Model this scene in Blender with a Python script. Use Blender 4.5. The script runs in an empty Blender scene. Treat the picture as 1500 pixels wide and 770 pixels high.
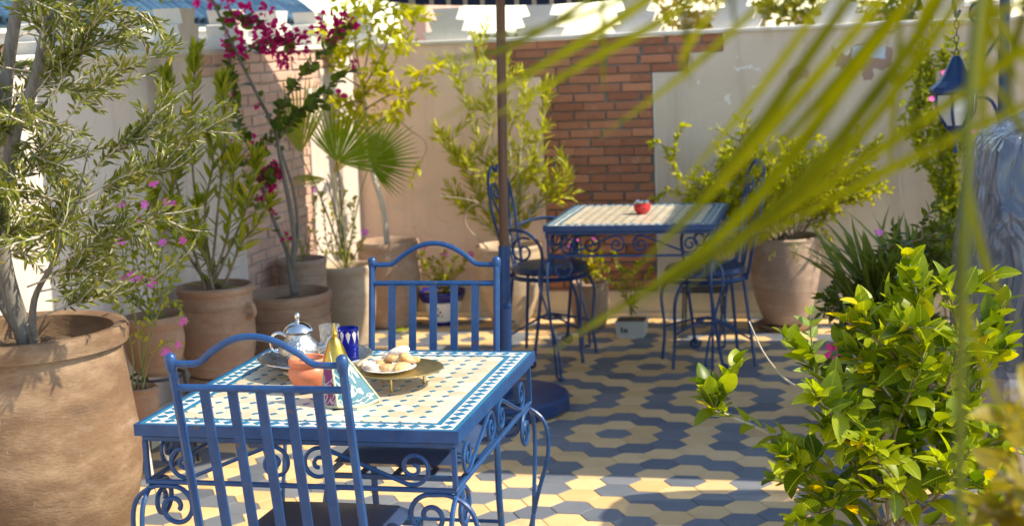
import bpy, math, random
import numpy as np
from mathutils import Vector, Matrix
random.seed(7)
RNG = np.random.default_rng(11)
scene = bpy.context.scene
COL = scene.collection
PI = math.pi
rad = math.radians

# ------------------------------------------------------------------ camera
CAM = Vector((0.0, 0.0, 1.6115))
C_R = Vector((0.97368747, 0.22416614, -0.04101525))
C_U = Vector((0.00495177, 0.15912596, 0.98724587))
C_F = Vector((-0.22783369, 0.96147203, -0.15382893))
FPX = 2085.0
cam_data = bpy.data.cameras.new('camera')
cam_data.sensor_width = 36.0
cam_data.lens = FPX * 36.0 / 1500.0
cam_data.clip_start = 0.05
cam_data.clip_end = 5000
cam_data.dof.use_dof = True
cam_data.dof.focus_distance = 3.5
cam_data.dof.aperture_fstop = 4.2
cam_data.dof.aperture_blades = 9
camera = bpy.data.objects.new('camera', cam_data)
COL.objects.link(camera)
camera.matrix_world = Matrix(((C_R.x, C_U.x, -C_F.x, CAM.x), (C_R.y, C_U.y, -C_F.y, CAM.y),
                              (C_R.z, C_U.z, -C_F.z, CAM.z), (0, 0, 0, 1)))
scene.camera = camera

# ------------------------------------------------------------------ light
SUN_EL = 46.0
SUN_DIR = Vector((1.0, 0.03, 0)).normalized()          # towards the sun, on the ground
world = bpy.data.worlds.new('World')
scene.world = world
world.use_nodes = True
wn = world.node_tree
sky = wn.nodes.new('ShaderNodeTexSky')
sky.sky_type = 'NISHITA'
sky.sun_disc = False
sky.sun_elevation = rad(SUN_EL)
sky.sun_rotation = math.atan2(SUN_DIR.x, SUN_DIR.y)
sky.air_density = 1.0
sky.dust_density = 0.2
sky.ozone_density = 1.0
wn.links.new(sky.outputs['Color'], wn.nodes['Background'].inputs['Color'])
wn.nodes['Background'].inputs['Strength'].default_value = 0.15
sun_data = bpy.data.lights.new('sun', 'SUN')
sun_data.energy = 2.8
sun_data.angle = rad(0.55)
sun_data.color = (1.0, 0.90, 0.76)
sun = bpy.data.objects.new('sun', sun_data)
COL.objects.link(sun)
to_sun = Vector((SUN_DIR.x * math.cos(rad(SUN_EL)), SUN_DIR.y * math.cos(rad(SUN_EL)), math.sin(rad(SUN_EL))))
sun.rotation_euler = to_sun.to_track_quat('Z', 'Y').to_euler()
scene.view_settings.view_transform = 'Standard'
scene.view_settings.look = 'None'
scene.view_settings.exposure = 1.6
scene.view_settings.use_white_balance = True            # the photograph is balanced warm
scene.view_settings.white_balance_temperature = 7050
scene.view_settings.white_balance_tint = 8
scene.view_settings.gamma = 1.0
scene.view_settings.use_curve_mapping = False
scene.cycles.max_bounces = 8
scene.cycles.transparent_max_bounces = 12

# ------------------------------------------------------------------ helpers
def ray(u, v):
    return C_F + C_R * ((u - 750) / FPX) - C_U * ((v - 385) / FPX)
def at(u, v, y):                       # point of the sight line at depth y (parallel to the back wall)
    d = ray(u, v); return CAM + d * (y / d.y)
def on(u, v, z):                       # point of the sight line on the level z
    d = ray(u, v); return CAM + d * ((z - CAM.z) / d.z)
def atx(u, v, x):
    d = ray(u, v); return CAM + d * (x / d.x)
def tag(o, label=None, cat=None, group=None, kind=None):
    if label: o['label'] = label
    if cat: o['category'] = cat
    if group: o['group'] = group
    if kind: o['kind'] = kind
    return o
def empty(name, loc=(0, 0, 0), rz=0.0, label=None, cat=None, group=None, kind=None):
    o = bpy.data.objects.new(name, None)
    COL.objects.link(o)
    o.location = loc; o.rotation_euler = (0, 0, rz)
    o.empty_display_size = 0.1
    return tag(o, label, cat, group, kind)
def link(name, me, parent=None, loc=None, rot=None, scale=None):
    o = bpy.data.objects.new(name, me)
    COL.objects.link(o)
    if parent: o.parent = parent
    if loc is not None: o.location = loc
    if rot is not None: o.rotation_euler = rot
    if scale is not None: o.scale = scale
    return o
def copy_tree(o, parent=None):
    c = o.copy(); COL.objects.link(c); c.parent = parent
    for ch in list(o.children): copy_tree(ch, c)
    return c
def world_to_local(parent, p):
    # parents here are empties or meshes with location + z rotation only
    q = Vector(p) - parent.location
    return Matrix.Rotation(-parent.rotation_euler.z, 3, 'Z') @ q

class MB:
    def __init__(s): s.v = []; s.f = []; s.m = []
    def add(s, vs, fs, mi=0):
        b = len(s.v); s.v.extend([tuple(x) for x in vs])
        for f in fs: s.f.append(tuple(b + i for i in f)); s.m.append(mi)
        return s
    def box(s, x0, x1, y0, y1, z0, z1, mi=0, bev=0.0):
        if bev <= 0:
            s.add([(x0,y0,z0),(x1,y0,z0),(x1,y1,z0),(x0,y1,z0),(x0,y0,z1),(x1,y0,z1),(x1,y1,z1),(x0,y1,z1)],
                  [(3,2,1,0),(4,5,6,7),(0,1,5,4),(1,2,6,5),(2,3,7,6),(3,0,4,7)], mi)
        else:
            b = bev
            ring = lambda i, z: [(x0+i,y0+b,z),(x0+b,y0+i,z),(x1-b,y0+i,z),(x1-i,y0+b,z),(x1-i,y1-b,z),(x1-b,y1-i,z),(x0+b,y1-i,z),(x0+i,y1-b,z)]
            vs = ring(b, z0) + ring(0, z0+b) + ring(0, z1-b) + ring(b, z1)
            fs = [tuple(range(7,-1,-1)), tuple(range(24,32))]
            for k in range(3):
                for i in range(8):
                    j = (i+1) % 8; fs.append((k*8+i, k*8+j, k*8+8+j, k*8+8+i))
            s.add(vs, fs, mi)
        return s
    def bar(s, a, b, w, h, up=(0,0,1), mi=0):
        a = Vector(a); b = Vector(b); t = (b-a).normalized(); up = Vector(up)
        x = t.cross(up).normalized(); n = x.cross(t)
        vs = []
        for p in (a, b):
            for sx, sn in ((-1,-1),(1,-1),(1,1),(-1,1)): vs.append(p + x*(w/2*sx) + n*(h/2*sn))
        return s.add(vs, [(3,2,1,0),(4,5,6,7),(0,1,5,4),(1,2,6,5),(2,3,7,6),(3,0,4,7)], mi)
    def tube(s, pts, r, n=8, mi=0):
        pts = [Vector(p) for p in pts]; k = len(pts)
        rs = r if isinstance(r, (list, tuple)) else [r]*k
        tang = []
        for i in range(k):
            t = pts[min(i+1,k-1)] - pts[max(i-1,0)]
            tang.append(t.normalized() if t.length > 1e-9 else Vector((0,0,1)))
        ref = Vector((0,0,1)) if abs(tang[0].z) < .9 else Vector((1,0,0))
        x = tang[0].cross(ref).normalized()
        vs = []
        for i in range(k):
            t = tang[i]; x = (x - t*x.dot(t))
            x = x.normalized() if x.length > 1e-6 else t.orthogonal().normalized()
            y = t.cross(x)
            for j in range(n):
                a = 2*PI*j/n; vs.append(pts[i] + (x*math.cos(a) + y*math.sin(a))*rs[i])
        fs = []
        for i in range(k-1):
            for j in range(n):
                j2 = (j+1) % n; fs.append((i*n+j, i*n+j2, i*n+n+j2, i*n+n+j))
        fs.append(tuple(range(n-1,-1,-1))); fs.append(tuple((k-1)*n+j for j in range(n)))
        return s.add(vs, fs, mi)
    def lathe(s, prof, n=32, c=(0,0,0), mi=0, wob=0.0, cap=True):
        vs = []; k = len(prof)
        ph = random.random()*6
        for i, (r, z) in enumerate(prof):
            for j in range(n):
                a = 2*PI*j/n
                rr = r*(1 + wob*math.sin(2*a+ph) + wob*.6*math.sin(3*a+ph*2+z*3))
                vs.append((c[0]+rr*math.cos(a), c[1]+rr*math.sin(a), c[2]+z))
        fs = []
        for i in range(k-1):
            for j in range(n):
                j2 = (j+1) % n; fs.append((i*n+j, i*n+j2, i*n+n+j2, i*n+n+j))
        if cap:
            fs.append(tuple(range(n-1,-1,-1))); fs.append(tuple((k-1)*n+j for j in range(n)))
        return s.add(vs, fs, mi)
    def prism(s, poly, axis, a, b, mi=0):
        # poly in the two other axes, extruded along axis from a to b
        def mk(p, t):
            return {'x': (t, p[0], p[1]), 'y': (p[0], t, p[1]), 'z': (p[0], p[1], t)}[axis]
        n = len(poly)
        vs = [mk(p, a) for p in poly] + [mk(p, b) for p in poly]
        fs = [tuple(range(n-1,-1,-1)), tuple(range(n, 2*n))] + [(i, (i+1) % n, n+(i+1) % n, n+i) for i in range(n)]
        return s.add(vs, fs, mi)
    def mesh(s, name, mats, smooth=False, recalc=True):
        me = bpy.data.meshes.new(name)
        me.from_pydata(s.v, [], s.f)
        if not isinstance(mats, (list, tuple)): mats = [mats]
        for m in mats: me.materials.append(m)
        if len(mats) > 1: me.polygons.foreach_set('material_index', s.m)
        if recalc:
            import bmesh
            bm = bmesh.new(); bm.from_mesh(me); bmesh.ops.recalc_face_normals(bm, faces=bm.faces); bm.to_mesh(me); bm.free()
        if smooth:
            me.polygons.foreach_set('use_smooth', [True]*len(me.polygons))
            if smooth != 'all': me.set_sharp_from_angle(angle=rad(40))
        me.update()
        return me
    def build(s, name, mats, parent=None, smooth=False, loc=None, rot=None):
        return link(name, s.mesh(name, mats, smooth), parent, loc, rot)

def catmull(P, n=6):
    P = [Vector(p) for p in P]
    if len(P) < 3: return P
    Q = [P[0]*2 - P[1]] + P + [P[-1]*2 - P[-2]]
    out = []
    for i in range(1, len(Q)-2):
        a, b, c, d = Q[i-1], Q[i], Q[i+1], Q[i+2]
        for k in range(n):
            t = k/n
            out.append(0.5*((2*b) + (c-a)*t + (2*a-5*b+4*c-d)*t*t + (3*b-a-3*c+d)*t**3))
    out.append(P[-1])
    return out
def spiral(cx, cz, r0, r1, a0, a1, n=28):
    return [(cx + (r0+(r1-r0)*i/n)*math.cos(a0+(a1-a0)*i/n), cz + (r0+(r1-r0)*i/n)*math.sin(a0+(a1-a0)*i/n)) for i in range(n+1)]

# ------------------------------------------------------------------ materials
def newmat(name):
    m = bpy.data.materials.new(name); m.use_nodes = True
    nt = m.node_tree
    return m, nt, nt.nodes['Principled BSDF']
def lerpc(a, b, t): return tuple(a[i]+(b[i]-a[i])*t for i in range(3))
def surf(name, c1, c2=None, rough=0.6, metal=0.0, scale=6.0, detail=6, bump=0.0, bscale=40.0, spec=0.5, objrand=0.0,
         c3=None, c3scale=2.0, c3lo=0.55, c3hi=0.75, coat=0.0, trans=0.0, rough_var=0.0, stretch=None, ior=1.45, bdist=0.01, coord='Object'):
    m, nt, b = newmat(name); N = nt.nodes; L = nt.links
    c2 = c2 or c1
    tc = N.new('ShaderNodeTexCoord'); src = tc.outputs[coord]
    if stretch:
        mp = N.new('ShaderNodeMapping'); mp.inputs['Scale'].default_value = stretch
        L.new(src, mp.inputs['Vector']); src = mp.outputs['Vector']
    oi = N.new('ShaderNodeObjectInfo')
    if objrand > 0:
        va = N.new('ShaderNodeVectorMath'); va.operation = 'ADD'
        mu = N.new('ShaderNodeVectorMath'); mu.operation = 'SCALE'; mu.inputs['Scale'].default_value = 17.0
        cb = N.new('ShaderNodeCombineXYZ')
        for i in range(3): L.new(oi.outputs['Random'], cb.inputs[i])
        L.new(cb.outputs[0], mu.inputs[0]); L.new(src, va.inputs[0]); L.new(mu.outputs[0], va.inputs[1]); src = va.outputs[0]
    nz = N.new('ShaderNodeTexNoise'); nz.inputs['Scale'].default_value = scale; nz.inputs['Detail'].default_value = detail
    nz.inputs['Roughness'].default_value = 0.62
    L.new(src, nz.inputs['Vector'])
    mr = N.new('ShaderNodeMapRange'); mr.inputs['From Min'].default_value = 0.32; mr.inputs['From Max'].default_value = 0.68
    L.new(nz.outputs['Fac'], mr.inputs['Value'])
    fac = mr.outputs['Result']
    if objrand > 0:
        mm = N.new('ShaderNodeMath'); mm.operation = 'MULTIPLY_ADD'; mm.inputs[1].default_value = objrand; mm.use_clamp = True
        sub = N.new('ShaderNodeMath'); sub.operation = 'MULTIPLY_ADD'; sub.inputs[1].default_value = 1-objrand; sub.inputs[2].default_value = 0
        L.new(fac, sub.inputs[0]); L.new(oi.outputs['Random'], mm.inputs[0]); L.new(sub.outputs[0], mm.inputs[2]); fac = mm.outputs[0]
    mx = N.new('ShaderNodeMix'); mx.data_type = 'RGBA'
    mx.inputs['A'].default_value = (*c1, 1); mx.inputs['B'].default_value = (*c2, 1)
    L.new(fac, mx.inputs['Factor']); out = mx.outputs['Result']
    if c3:
        n3 = N.new('ShaderNodeTexNoise'); n3.inputs['Scale'].default_value = c3scale; n3.inputs['Detail'].default_value = 8; n3.inputs['Roughness'].default_value = .7
        L.new(src, n3.inputs['Vector'])
        m3 = N.new('ShaderNodeMapRange'); m3.inputs['From Min'].default_value = c3lo; m3.inputs['From Max'].default_value = c3hi
        L.new(n3.outputs['Fac'], m3.inputs['Value'])
        mx3 = N.new('ShaderNodeMix'); mx3.data_type = 'RGBA'; mx3.inputs['B'].default_value = (*c3, 1)
        L.new(m3.outputs['Result'], mx3.inputs['Factor']); L.new(out, mx3.inputs['A']); out = mx3.outputs['Result']
    L.new(out, b.inputs['Base Color'])
    b.inputs['Roughness'].default_value = rough; b.inputs['Metallic'].default_value = metal
    b.inputs['Specular IOR Level'].default_value = spec; b.inputs['IOR'].default_value = ior
    b.inputs['Coat Weight'].default_value = coat; b.inputs['Transmission Weight'].default_value = trans
    if rough_var > 0:
        rr = N.new('ShaderNodeMapRange'); rr.inputs['To Min'].default_value = rough-rough_var; rr.inputs['To Max'].default_value = rough+rough_var
        L.new(nz.outputs['Fac'], rr.inputs['Value']); L.new(rr.outputs['Result'], b.inputs['Roughness'])
    if bump > 0:
        nb = N.new('ShaderNodeTexNoise'); nb.inputs['Scale'].default_value = bscale; nb.inputs['Detail'].default_value = 5
        L.new(src, nb.inputs['Vector'])
        bp = N.new('ShaderNodeBump'); bp.inputs['Strength'].default_value = bump; bp.inputs['Distance'].default_value = bdist
        L.new(nb.outputs['Fac'], bp.inputs['Height']); L.new(bp.outputs['Normal'], b.inputs['Normal'])
    return m
def leafmat(name, c1, c2, c3=None, trans=0.35, rough=0.42, attr=True, tcol=None, c3at=0.93, spec=0.25, veins=True):
    """c1..c2 random per leaf, c3 (yellowed) for the last few."""
    fixc = lambda c: (min(1, c[0]*1.08), c[1], c[2]*(.45 if c[1] > c[2]*1.4 and c[1] > c[0]*.75 else 1))
    c1, c2 = fixc(c1), fixc(c2); c3 = fixc(c3) if c3 else None
    m, nt, b = newmat(name); N = nt.nodes; L = nt.links
    if attr:
        at_ = N.new('ShaderNodeAttribute'); at_.attribute_name = 'tint'; fac = at_.outputs['Fac']
    else:
        oi = N.new('ShaderNodeObjectInfo'); fac = oi.outputs['Random']
    cr = N.new('ShaderNodeValToRGB')
    e = cr.color_ramp.elements
    e[0].position = 0; e[0].color = (*c1, 1); e[1].position = c3at if c3 else 1.0; e[1].color = (*c2, 1)
    if c3:
        k = cr.color_ramp.elements.new(min(c3at+.03, 1.0)); k.color = (*c3, 1)
    L.new(fac, cr.inputs['Fac'])
    tc = N.new('ShaderNodeTexCoord'); nz = N.new('ShaderNodeTexNoise'); nz.inputs['Scale'].default_value = 60
    L.new(tc.outputs['Object'], nz.inputs['Vector'])
    hs = N.new('ShaderNodeHueSaturation'); mr = N.new('ShaderNodeMapRange'); mr.inputs['To Min'].default_value = .75; mr.inputs['To Max'].default_value = 1.25
    L.new(nz.outputs['Fac'], mr.inputs['Value']); L.new(mr.outputs['Result'], hs.inputs['Value']); L.new(cr.outputs['Color'], hs.inputs['Color'])
    colr = hs.outputs['Color']
    if not attr:                                   # pale midrib and side veins along the blade
        sp = N.new('ShaderNodeSeparateXYZ'); L.new(tc.outputs['Object'], sp.inputs[0])
        ab = N.new('ShaderNodeMath'); ab.operation = 'ABSOLUTE'; L.new(sp.outputs['X'], ab.inputs[0])
        mid = N.new('ShaderNodeMapRange'); mid.inputs['From Min'].default_value = .022; mid.inputs['From Max'].default_value = .006; L.new(ab.outputs[0], mid.inputs['Value'])
        k1 = N.new('ShaderNodeMath'); k1.operation = 'MULTIPLY_ADD'; k1.inputs[1].default_value = -.9; L.new(ab.outputs[0], k1.inputs[0]); L.new(sp.outputs['Y'], k1.inputs[2])
        k2 = N.new('ShaderNodeMath'); k2.operation = 'MULTIPLY'; k2.inputs[1].default_value = 9.0; L.new(k1.outputs[0], k2.inputs[0])
        k3 = N.new('ShaderNodeMath'); k3.operation = 'FRACT'; L.new(k2.outputs[0], k3.inputs[0])
        k4 = N.new('ShaderNodeMapRange'); k4.inputs['From Min'].default_value = .16; k4.inputs['From Max'].default_value = .0; k4.inputs['To Max'].default_value = .55; L.new(k3.outputs[0], k4.inputs['Value'])
        mxm = N.new('ShaderNodeMath'); mxm.operation = 'MAXIMUM'; L.new(mid.outputs['Result'], mxm.inputs[0]); L.new(k4.outputs['Result'], mxm.inputs[1])
        vm = N.new('ShaderNodeMix'); vm.data_type = 'RGBA'; vm.inputs['B'].default_value = (min(1, c2[0]*1.5+.03), min(1, c2[1]*1.4+.03), min(1, c2[2]*1.5+.02), 1)
        if veins:
            L.new(mxm.outputs[0], vm.inputs['Factor']); L.new(colr, vm.inputs['A']); colr = vm.outputs['Result']
            bpv = N.new('ShaderNodeBump'); bpv.inputs['Strength'].default_value = .5; bpv.inputs['Distance'].default_value = .004; bpv.invert = True
            L.new(mxm.outputs[0], bpv.inputs['Height']); L.new(bpv.outputs['Normal'], b.inputs['Normal'])
    L.new(colr, b.inputs['Base Color'])
    b.inputs['Roughness'].default_value = rough; b.inputs['Specular IOR Level'].default_value = spec
    tr = N.new('ShaderNodeBsdfTranslucent')
    g = N.new('ShaderNodeMix'); g.data_type = 'RGBA'; g.blend_type = 'MULTIPLY'; g.inputs['Factor'].default_value = 1
    g.inputs['B'].default_value = (*(tcol or (1.5, 1.45, .5)), 1)
    L.new(colr, g.inputs['A']); L.new(g.outputs['Result'], tr.inputs['Color'])
    ms = N.new('ShaderNodeMixShader'); ms.inputs['Fac'].default_value = trans
    L.new(b.outputs['BSDF'], ms.inputs[1]); L.new(tr.outputs['BSDF'], ms.inputs[2])
    L.new(ms.outputs['Shader'], N['Material Output'].inputs['Surface'])
    return m

M = {}
# painted iron: blue enamel, chipped here and there
M['iron'] = surf('blue_painted_iron', (.006,.038,.125), (.012,.060,.175), rough=.36, scale=22, bump=.4, bscale=70, c3=(.095,.055,.035), c3scale=34, c3lo=.615, c3hi=.65, rough_var=.14, bdist=.002)
M['iron2'] = surf('blue_painted_iron_old', (.007,.028,.095), (.012,.042,.135), rough=.4, scale=9, bump=.3, bscale=90, c3=(.24,.26,.30), c3scale=24, c3lo=.66, c3hi=.69, bdist=.002)
M['blacki'] = surf('black_iron', (.015,.015,.018), (.03,.028,.028), rough=.5)
M['whitei'] = surf('white_iron', (.62,.58,.50), (.70,.66,.58), rough=.5, c3=(.35,.22,.12), c3scale=14, c3lo=.6, c3hi=.75)
M['vinyl'] = surf('navy_vinyl', (.018,.034,.085), (.024,.046,.11), rough=.33, bump=.25, bscale=220, bdist=.001, spec=.6)
M['cream'] = surf('cream_zellige', (.46,.365,.225), (.64,.57,.45), rough=.3, objrand=.75, scale=12, c3=(.44,.33,.19), c3scale=9, c3lo=.58, c3hi=.8, spec=.55)
M['zblue'] = surf('blue_zellige', (.004,.10,.19), (.008,.17,.29), rough=.24, objrand=.6, scale=20, spec=.6)
M['zwhite'] = surf('white_zellige', (.52,.49,.42), (.62,.59,.53), rough=.3, objrand=.5, scale=20)
M['grout'] = surf('grout', (.34,.30,.24), (.42,.38,.30), rough=.85, scale=30)
M['tile_y'] = surf('ochre_cement_tile', (.58,.365,.155), (.74,.51,.265), rough=.52, objrand=.65, scale=7, c3=(.44,.29,.16), c3scale=5, c3lo=.55, c3hi=.8, bump=.08, bscale=60, bdist=.002, spec=.4)
M['tile_b'] = surf('blue_grey_cement_tile', (.095,.112,.140), (.185,.196,.215), rough=.5, objrand=.7, scale=7, c3=(.25,.25,.24), c3scale=6, c3lo=.58, c3hi=.85, bump=.08, bscale=60, bdist=.002, spec=.4)
M['fgrout'] = surf('floor_grout', (.16,.13,.10), (.26,.21,.15), rough=.9, scale=25)
M['soil'] = surf('soil', (.07,.045,.028), (.17,.11,.065), rough=.95, scale=25, bump=.9, bscale=60, bdist=.02)
M['brick'] = surf('red_brick', (.25,.09,.05), (.52,.22,.115), rough=.85, objrand=.8, scale=14, c3=(.60,.36,.23), c3scale=10, c3lo=.6, c3hi=.8, bump=.5, bscale=70, bdist=.004)
M['brickp'] = surf('pale_brick', (.46,.27,.20), (.58,.38,.30), rough=.85, objrand=.6, scale=14, c3=(.68,.48,.37), c3scale=10, c3lo=.6, c3hi=.8, bump=.5, bscale=70, bdist=.004)
M['mortar'] = surf('grey_mortar', (.15,.125,.10), (.24,.21,.18), rough=.95, scale=30, bump=.5, bscale=80)
M['mortarp'] = surf('pale_mortar', (.30,.25,.21), (.42,.36,.31), rough=.95, scale=30, bump=.5, bscale=80)
M['limew'] = surf('limewash', (.54,.49,.42), (.64,.60,.53), rough=.85, scale=5, bump=.4, bscale=35, c3=(.58,.52,.45), c3scale=6, c3lo=.6, c3hi=.8)
M['wood'] = surf('dark_wood', (.075,.032,.016), (.15,.07,.035), rough=.5, scale=3, stretch=(30,30,1.2), bump=.3, bscale=4, bdist=.003)
M['silver'] = surf('silver', (.52,.50,.46), (.36,.34,.31), rough=.2, metal=1.0, scale=60, bump=.9, bscale=130, bdist=.004)
M['silvers'] = surf('silver_smooth', (.60,.58,.54), (.50,.48,.45), rough=.14, metal=1.0)
M['brass'] = surf('brass', (.66,.50,.20), (.50,.37,.14), rough=.36, metal=1.0, scale=45, bump=.6, bscale=110, bdist=.003)
M['gold'] = surf('antique_gold', (.56,.36,.07), (.40,.25,.05), rough=.35, metal=1.0, scale=40, bump=.5, bscale=120, bdist=.002)
M['terraop'] = surf('orange_terracotta', (.55,.15,.065), (.63,.20,.09), rough=.4, scale=10)
M['porcelain'] = surf('porcelain', (.80,.80,.80), (.80,.80,.80), rough=.15)
M['cobalt'] = surf('cobalt_glaze', (.012,.014,.13), (.02,.022,.20), rough=.2, scale=15)
M['canvas'] = None
def pot_mat(name, c1, c2, c3):
    m = surf(name, c1, c2, rough=.82, scale=2.2, detail=10, stretch=(1,1,2.3), bump=.55, bscale=70, bdist=.004, c3=c3, c3scale=3.4, c3lo=.46, c3hi=.70, coord='Object')
    # salt bloom and scratches with a shape of their own
    nt = m.node_tree; N = nt.nodes; L = nt.links; b = N['Principled BSDF']; col = b.inputs['Base Color'].links[0].from_socket
    tc = N.new('ShaderNodeTexCoord')
    for sc, lo, hi, cc, strech, amt in ((8.0, .58, .76, lerpc(c3, (.8,.75,.66), .35), (1,1,2.2), .35), (16.0, .66, .70, lerpc(c3, (.8,.75,.66), .7), (5,5,.5), .5), (4.0, .56, .70, lerpc(c1, (.05,.04,.03), .6), (1,1,2.5), .7)):
        mp = N.new('ShaderNodeMapping'); mp.inputs['Scale'].default_value = strech; L.new(tc.outputs['Object'], mp.inputs['Vector'])
        nz = N.new('ShaderNodeTexNoise'); nz.inputs['Scale'].default_value = sc; nz.inputs['Detail'].default_value = 9; nz.inputs['Roughness'].default_value = .7; L.new(mp.outputs['Vector'], nz.inputs['Vector'])
        mr = N.new('ShaderNodeMapRange'); mr.inputs['From Min'].default_value = lo; mr.inputs['From Max'].default_value = hi; mr.inputs['To Max'].default_value = amt; L.new(nz.outputs['Fac'], mr.inputs['Value'])
        mx = N.new('ShaderNodeMix'); mx.data_type = 'RGBA'; mx.inputs['B'].default_value = (*cc, 1); L.new(mr.outputs['Result'], mx.inputs['Factor']); L.new(col, mx.inputs['A']); col = mx.outputs['Result']
    L.new(col, b.inputs['Base Color'])
    return m
M['pot_a'] = pot_mat('terracotta_weathered', (.125,.068,.036), (.195,.118,.064), (.31,.21,.125))
M['pot_b'] = pot_mat('terracotta_brown', (.24,.13,.076), (.31,.185,.115), (.39,.27,.18))
M['pot_c'] = pot_mat('terracotta_pale', (.40,.29,.19), (.47,.36,.25), (.56,.46,.35))
M['pot_d'] = pot_mat('terracotta_pink', (.27,.175,.12), (.34,.235,.17), (.44,.345,.27))
M['bark_grey'] = surf('grey_bark', (.10,.088,.072), (.21,.19,.165), rough=.9, scale=10, stretch=(6,6,1), bump=.7, bscale=40, bdist=.006)
M['bark_pale'] = surf('pale_bark', (.42,.38,.31), (.62,.58,.50), rough=.9, scale=12, stretch=(3,3,1), bump=.5, bscale=40, bdist=.005)
M['twig'] = surf('twig', (.16,.11,.065), (.27,.20,.12), rough=.85, scale=12)
M['twigp'] = surf('pale_twig', (.40,.34,.26), (.50,.44,.35), rough=.85, scale=12)
M['stemg'] = surf('green_stem', (.13,.17,.045), (.24,.23,.08), rough=.6, scale=8)
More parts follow.
